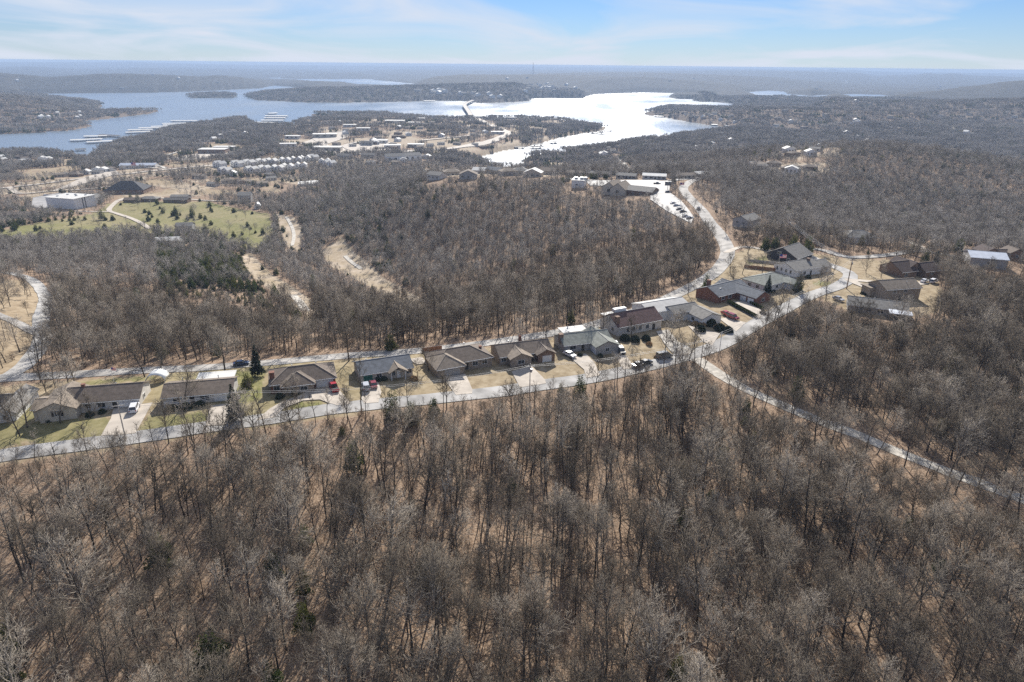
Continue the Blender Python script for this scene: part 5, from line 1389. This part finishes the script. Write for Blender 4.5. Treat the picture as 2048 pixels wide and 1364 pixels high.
# ================================================================== cars
def make_car(kind, paint):
    """car standing at the origin, nose towards +x"""
    r = bpy.data.objects.new('car', None); COL.objects.link(r)
    if kind == 'sedan': Lc, Wc, prof, cab = 4.6, 1.8, [(-2.3, .55), (-2.25, .92), (-1.5, 1.0), (1.0, .98), (2.1, .82), (2.3, .55)], [(-1.75, .98), (-1.05, 1.44), (0.35, 1.44), (1.15, .97)]
    elif kind == 'suv': Lc, Wc, prof, cab = 4.8, 1.95, [(-2.4, .6), (-2.38, 1.08), (-1.6, 1.12), (1.15, 1.1), (2.25, 1.0), (2.4, .6)], [(-2.33, 1.08), (-2.0, 1.8), (0.55, 1.8), (1.35, 1.09)]
    elif kind == 'van': Lc, Wc, prof, cab = 5.3, 2.0, [(-2.65, .5), (-2.65, 1.15), (-1.6, 1.15), (1.7, 1.15), (2.5, .98), (2.65, .5)], [(-2.62, 1.14), (-2.5, 2.0), (1.0, 2.0), (1.9, 1.13)]
    else: Lc, Wc, prof, cab = 5.7, 2.0, [(-2.85, .65), (-2.85, 1.08), (-0.9, 1.1), (1.45, 1.12), (2.7, 1.05), (2.85, .65)], [(-0.85, 1.1), (-0.65, 1.82), (0.75, 1.82), (1.5, 1.11)]
    hw = Wc / 2
    pts = [(prof[0][0], 0.32)] + prof + [(prof[-1][0], 0.32)]
    v = []; f = []; n = len(pts)
    for s in (-1, 1):
        for x, z in pts: v.append((x, s * hw * (0.94 if z > 0.9 or z < 0.4 else 1.0), z))
    f.append(tuple(range(n - 1, -1, -1))) if False else f.append(tuple(range(n)))
    f.append(tuple(range(2 * n - 1, n - 1, -1)))
    for i in range(n): f.append((i, n + i, n + (i + 1) % n, (i + 1) % n))
    if kind == 'pickup':
        body = link_mesh('body', v, f, paint, r)
        b = MB(); b.box(-2.72, -1.0, -hw + .14, hw - .14, 1.09, 1.115); b.build('cargo_bed', M['tyre'], r)
    else: body = link_mesh('body', v, f, paint, r)
    g = []; gf = []
    m_ = len(cab)
    for s in (-1, 1):
        for x, z in cab: g.append((x, s * hw * (0.9 if z < 1.3 else 0.74), z))
    gf.append(tuple(range(m_))); gf.append(tuple(range(2 * m_ - 1, m_ - 1, -1)))
    for i in range(m_): gf.append((i, m_ + i, m_ + (i + 1) % m_, (i + 1) % m_))
    link_mesh('window_glass', g, gf, M['carglass'], r)
    rf = MB(); zt = cab[1][1]; rf.box(cab[1][0] - .05, cab[2][0] + .05, -hw * .76, hw * .76, zt - .02, zt + .05)
    for s in (-1, 1):
        for (x0, z0), (x1, z1) in ((cab[0], cab[1]), (cab[2], cab[3])): rf.tube((x0, s * hw * .9, z0), (x1, s * hw * .75, z1), .06, .06, 4)
        xm = (cab[1][0] + cab[2][0]) / 2; rf.tube((xm, s * hw * .91, cab[0][1]), (xm, s * hw * .755, zt), .06, .06, 4)
    rf.build('roof', paint, r)
    for x in (-Lc * .31, Lc * .31):
        for s in (-1, 1):
            w = MB(); w.tube((x, s * (hw - .22), .34), (x, s * (hw + .02), .34), .35, .35, 12); w = w.build('wheel', M['tyre'], r)
            h = MB(); h.tube((x, s * (hw + .0), .34), (x, s * (hw + .035), .34), .2, .18, 8); h.build('rim', M['rim'], w)
    for s in (-1, 1):
        MB().box(Lc / 2 - .12, Lc / 2 + .02, s * hw * .72 - .2, s * hw * .72 + .2, .62, .82).build('headlight', M['lamp_glass'], r)
        MB().box(-Lc / 2 - .02, -Lc / 2 + .1, s * hw * .78 - .14, s * hw * .78 + .14, .7, .95).build('tail_light', M['tail_red'], r)
    return r
CARS = {}
def car(kind, colour, px, py, tx, ty, label, lift=0.2):
    """parked or driving at a ground pixel with the nose towards another"""
    a = G(px, py); b = G(tx, ty)
    key = (kind, colour)
    if key not in CARS: CARS[key] = o = make_car(kind, M['car_' + colour])
    else: o = copy_tree(CARS[key])
    o.name = {'sedan': 'car', 'suv': 'car', 'van': 'van', 'pickup': 'pickup_truck'}[kind]
    o.location = (a.x, a.y, float(Z(a.x, a.y)) + lift); o.rotation_euler = (0, 0, math.atan2(b.y - a.y, b.x - a.x))
    tag(o, label, {'van': 'van', 'pickup': 'truck'}.get(kind, 'car'))
car('suv', 'white', 270, 821, 276, 808, 'white car parked before the white garage of the long ranch house')
car('pickup', 'red', 668, 779, 660, 765, 'red pickup truck with open bed beside the hip-roofed brick house')
car('suv', 'silver', 732, 778, 728, 764, 'silver car parked before the green garage door')
car('sedan', 'darkred', 747, 773, 743, 760, 'dark red car parked beside the silver car')
car('sedan', 'blue', 483, 731, 500, 729, 'dark car driving on the upper road behind the houses')
car('sedan', 'white', 1139, 713, 1150, 718, 'white car parked beside the brown brick chimney')
car('pickup', 'silver', 1229, 694, 1238, 704, 'silver pickup beside the grey L-shaped house')
car('suv', 'black', 1242, 706, 1250, 718, 'black car parked on the side drive behind the silver pickup')
car('sedan', 'silver', 1277, 733, 1290, 729, 'silver car parked at the street edge below the mulched bank')
car('sedan', 'black', 1291, 729, 1304, 725, 'black car parked at the street edge below the mulched bank')
car('van', 'grey', 1328, 716, 1340, 714, 'grey van standing on the street near the junction')
car('sedan', 'red', 1452, 631, 1462, 636, 'bright red car on the white house drive')
car('suv', 'darkred', 1465, 638, 1478, 643, 'dark red car parked behind the bright red car')
car('sedan', 'silver', 1676, 601, 1690, 606, 'silver car parked beside the long low grey house')
car('sedan', 'white', 1848, 565, 1862, 561, 'white car parked before the dark brown house')
car('suv', 'white', 1866, 566, 1880, 562, 'taller white car next to the dark brown house')
car('suv', 'black', 1397, 420, 1390, 408, 'black car driving down the bending hill road')
car('pickup', 'black', 1314, 369, 1325, 369, 'dark pickup crossing the hilltop parking lot')
car('sedan', 'black', 1336, 386, 1345, 386, 'dark car parked beside the sign on the hilltop lot')
for i in range(6):
    car('sedan', ('white', 'silver', 'grey', 'black', 'white', 'blue')[i], 1346 + (0, 7, 12, 20, 24, 33)[i], 408 + (0, 5, 12, 17, 26, 30)[i], 1355 + (0, 7, 13, 19, 25, 32)[i], 406 + (0, 6, 11, 18, 23, 31)[i], '%s car in the slanting row of parked cars below the hilltop lot' % ('first white', 'silver', 'grey', 'black', 'last white', 'blue')[i])
car('suv', 'white', 92, 392, 100, 391, 'white car alone on the car park of the big white hall')
car('sedan', 'silver', 192, 354, 205, 352, 'car driving on the far highway')

# ================================================================== poles, wires, small things
TOPS = {}
def pole(key, px, py, h, label, m, arm=True, transformer=True, r=0.16):
    g = G(px, py)
    root = thing('utility_pole', label, 'pole', tuple(g), R(20))
    MB().tube((0, 0, -1), (0, 0, h), r, r * 0.7, 8).build('post', m, root)
    if arm:
        MB().box(-1.3, 1.3, -.06, .06, h - .9, h - .72).build('crossarm', m, root)
        for x in (-1.2, -.5, .5, 1.2): MB().tube((x, 0, h - .72), (x, 0, h - .5), .05, .04, 5).build('insulator', M['metal'], root)
    if transformer: MB().tube((.35, 0, h - 2.6), (.35, 0, h - 1.6), .26, .26, 8).build('transformer', M['metal'], root)
    TOPS[key] = Vector((g.x, g.y, g.z + h - 0.6))
pole('a', 484, 852, 10, 'pale utility pole with transformer beside the tall spruce', M['pale_pole'])
pole('b', 1059, 800, 11, 'pale utility pole across the street from the twin-gabled house', M['pale_pole'])
pole('c', 1400, 738, 10, 'utility pole near the street junction and gravel lane', M['pale_pole'], transformer=False)
pole('d', 1437, 716, 9, 'white slender pole at the corner of street and gravel lane', M['white'], arm=False, transformer=False, r=0.13)
pole('e', 1572, 640, 9, 'pale pole at the street edge before the white bungalow', M['pale_pole'], transformer=False)
pole('f', 1693, 578, 13, 'tall brown utility pole with transformers at the bend', M['wood_pole'], r=0.22)
pole('g', 1572, 488, 13, 'brown pole carrying wires over the woods above the black-sided house', M['wood_pole'], r=0.2)
pole('h', 1403, 418, 9, 'lamp-like pole beside the climbing road', M['pale_pole'], arm=False, transformer=False)
pole('i', 250, 872, 9, 'thin pole by the driveway of the long ranch house', M['pale_pole'], transformer=False)
pole('j', 312, 348, 14, 'pole on the grassy bank near the highway shop', M['pale_pole'], transformer=False)
pole('k', 250, 402, 10, 'pole beside the field lane', M['pale_pole'], transformer=False)
def wire(a, b, label, n=3, sag=1.0):
    A, B = TOPS[a], TOPS[b]; d = (B - A); side = Vector((-d.y, d.x, 0)).normalized()
    root = thing('power_line', label, 'power line', tuple(A))
    for i in range(n):
        o = side * (i - (n - 1) / 2) * 0.9; mb = MB(); prev = None
        for k in range(13):
            t = k / 12; p = d * t + o - Vector((0, 0, 4 * sag * t * (1 - t)))
            if prev is not None: mb.tube(prev, p, 0.035, 0.035, 4, cap=False)
            prev = p
        mb.build('wire', M['wire'], root)
wire('f', 'g', 'bundle of wires running from the brown bend pole over the woods', 4, 2)
wire('e', 'f', 'wires along the street from the bungalow pole to the bend pole', 2, 1.0)
wire('c', 'e', 'wires along the street from the junction pole to the bungalow pole', 2, 1.0)
wire('b', 'c', 'wires from the twin-gabled house pole to the junction pole', 2, 1.4)
wire('a', 'b', 'long wires between the spruce pole and the twin-gabled house pole', 2, 2.2)
wire('i', 'a', 'wires from the driveway pole to the spruce pole', 2, 1)

def flag(px, py, h, label, w=1.6):
    g = G(px, py); root = thing('flagpole', label, 'flagpole', tuple(g), R(-10))
    MB().tube((0, 0, -.5), (0, 0, h), .06, .04, 6).build('post', M['white'], root)
    fl = MB()
    hh = w * .55; cl = None
    for i in range(7):
        z0 = h - hh + hh * i / 7
        q = MB(); q.box(0, w, -.015, .015, z0, z0 + hh / 7); q.build('stripe', M['flagred'] if i % 2 == 0 else M['flagcloth'], root)
    MB().box(0.01, w * .4, -.025, .025, h - hh * 4 / 7, h + .01).build('canton', M['flagblue'], root)
flag(228, 763, 4.5, 'striped flag on a short pole behind the long ranch house')
flag(1358, 390, 9, 'striped flag on a tall white pole by the hilltop lot', 3)
flag(1556, 534, 6, 'striped flag on a pole by the black-sided house', 3)
flag(268, 358, 22, 'big striped flag on a tall pole by the highway lodge', 7)

sg = thing('pole_sign', 'dark pole sign standing on the hilltop parking lot', 'sign', tuple(G(1335, 380)))
MB().tube((0, 0, -.5), (0, 0, 3.4), .2, .2, 8).build('post', M['metal'], sg); MB().box(-2.4, 2.4, -.25, .25, 3.4, 6.2).build('sign_board', M['car_grey'], sg)
MB().box(-2.5, 2.5, -.3, .3, 6.2, 6.4).build('cap', M['metal'], sg)

# white arched canopy behind the ranch houses
g = G(316, 762); tn = thing('garden_canopy', 'white arched fabric canopy between the two ranch houses', 'canopy', tuple(g), R(10))
v = []; f = []
for i in range(11):
    t = math.pi * i / 10
    for y in (-2.2, 2.2): v.append((-2.6 * math.cos(t), y, 1.0 + 1.9 * math.sin(t)))
for i in range(10): f.append((2 * i, 2 * i + 1, 2 * i + 3, 2 * i + 2))
link_mesh('cover', v, f, M['white'], tn, smooth=True).modifiers.new('thick', 'SOLIDIFY').thickness = 0.05
for x in (-2.6, 2.6):
    for y in (-2.2, 2.2): MB().tube((x, y, -.4), (x, y, 1.0), .06, .06, 6).build('pole', M['white'], tn)

def shrub_mesh(n, rx, ry, rz, size, m, seed, square=False):
    g = np.random.default_rng(seed)
    if square: c = np.stack([g.uniform(-rx, rx, n), g.uniform(-ry, ry, n), g.uniform(0.05, rz, n)], 1); c[:, 2] = np.where(g.uniform(0, 1, n) < .5, rz, c[:, 2])
    else:
        d = g.normal(0, 1, (n, 3)); d /= np.linalg.norm(d, axis=1)[:, None]; d[:, 2] = np.abs(d[:, 2]); c = d * np.array([rx, ry, rz]) * g.uniform(.55, 1, (n, 1)) ** .5
    V = []
    for k in range(3):
        a = g.normal(0, 1, (n, 3)); a /= np.linalg.norm(a, axis=1)[:, None]; b = np.cross(a, g.normal(0, 1, (n, 3))); b /= np.linalg.norm(b, axis=1)[:, None]
        s = size * g.uniform(.6, 1.2, (n, 1)); V.append(np.stack([c - a * s * .5 + b * s * .35, c - a * s * .5 - b * s * .35, c + a * s * .6], 1))
    V = np.concatenate(V).reshape(-1, 3)
    return np_mesh('leaves', V, np.arange(len(V)).reshape(-1, 3), m)
stem_v = MB().tube((0, 0, -.2), (0, 0, .5), .06, .03, 5)
SHR = {'ever': shrub_mesh(260, 1, 1, 1.1, .35, M['evshrub'], 1), 'dry': shrub_mesh(260, 1, 1, 1.1, .3, M['dryshrub'], 2), 'hedge': shrub_mesh(900, 3, .6, 1.1, .3, M['hedge'], 3, True)}
def shrub(kind, px, py, s, label, group=None, rz=0.0, name='shrub'):
    g = G(px, py); root = thing(name, label, name, tuple(g), rz, group); root.scale = (s, s, s)
    o = bpy.data.objects.new('foliage', SHR[kind]); COL.objects.link(o); o.parent = root
    stem_v.build('stem', M['bark'], root)
for kind, px, py, s, lab in [('ever',100,842,1.1,'dark round shrub below the cream gable'), ('ever',205,826,1.0,'dark shrub against the ranch house front'), ('ever',180,832,1.1,'dark shrub where the gabled wing meets the ranch house'),
     ('ever',345,820,1.4,'large dark shrub at the end of the low grey-brown house'), ('ever',372,818,1.5,'wide dark shrub below the low grey-brown house windows'), ('ever',400,812,1.3,'dark shrub near the white garage of the low house'),
     ('ever',560,796,1.2,'dark shrub at the brick house corner'), ('ever',590,790,1.1,'dark shrub under the brick house windows'), ('ever',756,762,1.0,'clipped dark shrub beside the green garage door'), ('ever',768,760,1.0,'clipped dark shrub beneath the slate-roofed house window'),
     ('dry',828,760,1.2,'tan grassy clump at the slate-roofed house corner'), ('ever',1160,712,0.9,'dark shrub in the corner of the L-shaped house'), ('ever',1200,714,1.0,'dark shrub below the grey gable'),
     ('ever',1250,680,1.8,'broad dark shrub below the maroon-roofed house'), ('ever',1270,682,1.7,'dark thicket shrub under the white-framed windows'), ('ever',1292,680,1.6,'dark shrub by the maroon-roofed house door'), ('dry',1298,690,1.1,'rust-coloured shrub on the mulched bank'),
     ('dry',1312,716,0.8,'small rust shrub near the street on the mulched bank'), ('dry',1396,644,1.6,'pale golden ornamental grass on the white house lawn'), ('dry',1404,652,1.5,'golden ornamental grass beside the dark bed'), ('dry',1390,650,1.4,'golden grass clump at the edge of the dark bed'),
     ('dry',1434,656,1.3,'lone golden grass clump near the street hedge'), ('ever',1420,650,2.2,'sprawling dark evergreen bed beside the golden grasses'), ('ever',1440,660,2.0,'dark evergreen ground shrub along the street'), ('ever',1456,664,1.8,'dark evergreen shrub at the street corner of the white house'),
     ('ever',1400,662,2.0,'dark evergreen mass beside the pale driveway'), ('ever',1525,628,1.2,'round dark shrub at the brick house drive mouth'), ('ever',1548,586,1.2,'dark shrub below the white bungalow'), ('ever',1570,584,1.1,'dark shrub beside the bungalow wing'),
     ('ever',1616,556,1.3,'dark shrub by the tan-roofed house door'), ('ever',1724,588,0.8,'small round shrub on the lawn by the tan house'), ('ever',1732,590,0.7,'smaller round shrub next to another on the lawn')]:
    shrub(kind, px, py, s, lab)
hl = lambda p, q: math.atan2(G(*q).y - G(*p).y, G(*q).x - G(*p).x)
for i in range(4):
    shrub('hedge', 1464 + 13 * i, 610 + 7 * i, 1.0, 'clipped green hedge section along the brick house drive, beside the white house', 'hedge sections beside the drive', hl((1464, 610), (1503, 631)), 'hedge')
for i in range(2):
    shrub('hedge', 1508 + 10 * i, 610 + 5 * i, 0.8, 'shorter green hedge section along the brick house drive, beside the bungalow', 'short hedge sections', hl((1508, 610), (1518, 615)), 'hedge')

def fence(pix, h, label, m):
    pts = [G(*p) for p in pix]; root = thing('fence', label, 'fence', tuple(pts[0]))
    for a, b in zip(pts, pts[1:]):
        n = max(2, int((b - a).length / 2.4)); d = (b - a) / n
        for i in range(n):
            p = a + d * i - pts[0]; q = p + d
            MB().tube((p.x, p.y, p.z - .3), (p.x, p.y, p.z + h), .08, .08, 5).build('fence_post', m, root)
            nrm = Vector((-d.y, d.x, 0)).normalized() * .04
            v = [tuple(c + s) for s in (nrm, -nrm) for c in (p + Vector((0, 0, .1)), q + Vector((0, 0, .1)), q + Vector((0, 0, h)), p + Vector((0, 0, h)))]
            link_mesh('panel', v, [(0, 1, 2, 3), (7, 6, 5, 4), (0, 4, 5, 1), (1, 5, 6, 2), (2, 6, 7, 3), (3, 7, 4, 0)], m, root)
fence([(845,705),(884,700)], 1.6, 'reddish wooden fence behind the slate-roofed house', M['fence'])
fence([(1488,536),(1560,544)], 1.6, 'brown wooden fence along the back lawn', M['fence'])
fence([(1496,524),(1560,530)], 1.4, 'grey fence below the black-sided house', M['grey_wall'])

# ================================================================== trees one can name by where they stand
def yard_tree(k, px, py, s, label, name='yard_tree'):
    g = G(px, py); one_tree(name, label, 'tree', YARD[k], tuple(g), random.uniform(0, 6.28), s)
for k, px, py, s, lab in [
    (0,450,740,1.0,'broad bare oak beside the upper road behind the low grey-brown house'), (1,290,754,1.05,'round bare tree by the upper road behind the ranch house'), (1,322,746,0.95,'bare tree behind the white garden canopy'),
    (0,698,722,1.05,'tall bare tree on the tan lawn between brick and slate-roofed houses'), (1,370,812,1.1,'bare spreading tree before the low grey-brown house'), (2,180,838,1.0,'small bare tree on the green lawn of the ranch house'),
    (1,120,846,1.0,'bare tree in front of the cream gable'), (1,55,855,1.1,'tall bare tree on the lawn between the end house and ranch house'), (1,40,872,1.0,'bare tree leaning over the end house lawn'), (1,18,845,1.0,'bare tree before the white gable of the end house'),
    (2,92,785,1.1,'thin bare tree behind the ranch house near the upper road'), (2,110,776,1.1,'second thin bare tree behind the ranch house'), (2,136,768,1.2,'bare tree at the back corner of the tan-roofed wing'), (2,148,764,1.2,'slim bare tree on the green strip behind the ranch house'),
    (0,78,730,0.95,'spreading bare tree at the mouth of the side road'), (0,40,705,0.9,'bare tree on the tan bank inside the side road loop'), (1,12,725,1.0,'bare tree at the foot of the tan bank'), (0,18,600,0.9,'big bare tree on the open ground of the loop'), (1,50,590,0.8,'bare tree inside the loop by the bend'),
    (2,576,800,0.8,'small bare ornamental tree in the brick house island bed'), (2,600,835,1.0,'bare tree on the grass island of the curved driveway'), (2,590,788,0.8,'bare ornamental against the brick house wall'), (2,690,800,0.6,'thin bare sapling on the tan lawn by the red pickup'),
    (1,858,742,0.8,'bare tree between slate-roofed house and hip-roofed neighbour'), (2,835,756,0.8,'small bare tree beside the tan grassy clump'), (0,1092,686,0.9,'tall bare tree behind the twin-gabled house'), (1,1045,694,1.0,'bare tree between the upper road and the twin-gabled house'),
    (1,1190,668,1.1,'bare tree behind the white patio cover'), (1,1206,664,1.1,'bare tree between patio cover and maroon-roofed house'), (2,1262,678,1.1,'bushy bare tree before the maroon-roofed house'), (1,1340,678,0.9,'dark bare tree beside the gravel drive'), (2,1330,705,1.0,'bare tree at the gravel drive mouth'),
    (1,1378,720,0.9,'bare tree standing at the junction of street and gravel lane'), (2,1358,664,1.1,'bare tree against the white house side wall'), (1,1376,590,0.9,'bare tree on the verge above the brick house'), (1,1468,570,0.8,'bare tree behind the dark-roofed brick house'),
    (0,1524,553,0.75,'spreading bare tree on the tan back lawn'), (1,1484,548,0.9,'bare tree by the road bend'), (1,1460,545,0.9,'bare tree between the road bend and tan lawn'), (1,1495,508,1.0,'tall bare tree at the side lane corner'), (1,1590,592,0.9,'bare tree in front of the white bungalow'),
    (2,1640,570,1.1,'small bare tree on the green patch by the tan-roofed house'), (2,1666,552,1.2,'bare tree beside the pale drive at the bend'), (2,1732,546,1.1,'bare orchard-like tree on the lawn before the dark brown house'), (2,1762,556,1.1,'bare tree close to the dark brown house wall'),
    (1,1408,395,0.8,'bare tree where the road bends below the hilltop lot'), (1,1362,408,0.8,'bare tree beside the row of parked cars'), (1,1452,470,0.9,'bare tree by the lone white gabled house')]:
    yard_tree(k, px, py, s, lab)
def evergreen(pair, px, py, s, label, name='cedar_tree'):
    g = G(px, py); one_tree(name, label, 'tree', pair, tuple(g), random.uniform(0, 6.28), s)
for pr, px, py, s, lab, nm in [
    (SPRUCE,516,752,0.95,'tall blue-green spruce beside the upper road','spruce_tree'), (SPRUCE,472,842,1.0,'narrow tall spruce by the street before the low house','spruce_tree'), (CEDAR[2],496,775,0.75,'low dark cedar on the lawn beside the low house','cedar_tree'),
    (SPRUCE,1534,592,0.85,'dark cedar standing before the white bungalow','cedar_tree'), (CEDAR[1],1596,585,0.9,'round evergreen beside the white bungalow front','cedar_tree'), (CEDAR[1],1412,578,0.8,'cedar on the verge above the brick house chimney','cedar_tree'),
    (CEDAR[2],1530,500,1.1,'bright green pine near the black-sided house','pine_tree'), (CEDAR[0],1585,502,1.2,'dark cedar behind the black-sided house','cedar_tree'), (CEDAR[0],1614,510,1.3,'second dark cedar behind the black-sided house','cedar_tree'), (CEDAR[0],1848,536,1.1,'dark cedar against the dark brown house','cedar_tree'),
    (SPRUCE,1868,540,0.9,'pointed spruce beside the dark brown house','spruce_tree'), (CEDAR[2],1915,505,1.3,'yellow-green leafy evergreen beside the back lane','evergreen_tree'), (CEDAR[1],787,842,1.05,'tall cedar at the wood edge by the street','cedar_tree'), (CEDAR[0],823,850,0.9,'slim cedar next to the tall one at the wood edge','cedar_tree'),
    (CEDAR[0],868,836,0.8,'dark cedar among trunks across from the hip-roofed house','cedar_tree'), (CEDAR[2],782,700,0.95,'olive-green cedar by the upper road behind the slate-roofed house','cedar_tree'), (CEDAR[1],1160,800,0.9,'cedar in the wood below the L-shaped house','cedar_tree'), (CEDAR[2],325,1130,1.1,'yellow-green cedar deep in the near wood','cedar_tree'),
    (CEDAR[2],2040,740,1.0,'bright green evergreen at the wood above the gravel lane','evergreen_tree'), (CEDAR[2],1880,870,0.8,'olive cedar next to the gravel lane','cedar_tree'), (CEDAR[1],205,440,1.3,'round dark cedar at the lane fork by the field','cedar_tree'), (CEDAR[1],262,402,1.1,'cedar beside the brown ranch house by the field lane','cedar_tree'),
    (CEDAR[1],412,470,1.3,'round dark cedar alone in the green field','cedar_tree'), (CEDAR[0],352,430,1.3,'cedar at the shaded side of the green field','cedar_tree'), (CEDAR[1],385,434,1.3,'dark cedar clump edge beside the green field','cedar_tree'), (CEDAR[1],276,405,1.2,'dark cedar by the round lodge','cedar_tree')]:
    evergreen(pr, px, py, s, lab, nm)

plant_woods()

# ================================================================== haze
def build_haze():
    mb = MB(); mb.box(-25500, 25500, -600, 30000, -106, 87.6)
    o = mb.build('haze', None)
    m = bpy.data.materials.new('haze'); m.use_nodes = True
    n, l = m.node_tree.nodes, m.node_tree.links
    n.clear(); out = n.new('ShaderNodeOutputMaterial'); pv = n.new('ShaderNodeVolumePrincipled')
    pv.inputs['Color'].default_value = HAZE_COL
    pv.inputs['Density'].default_value = HAZE_D
    pv.inputs['Anisotropy'].default_value = HAZE_G
    l.new(pv.outputs[0], out.inputs['Volume'])
    o.data.materials.append(m)
    tag(o, 'pale blue haze lying over the lake and the far hills', 'haze', kind='stuff')
HAZE_COL, HAZE_D, HAZE_G = (0.46, 0.60, 0.82, 1), 0.9e-4, 0.0
build_haze()
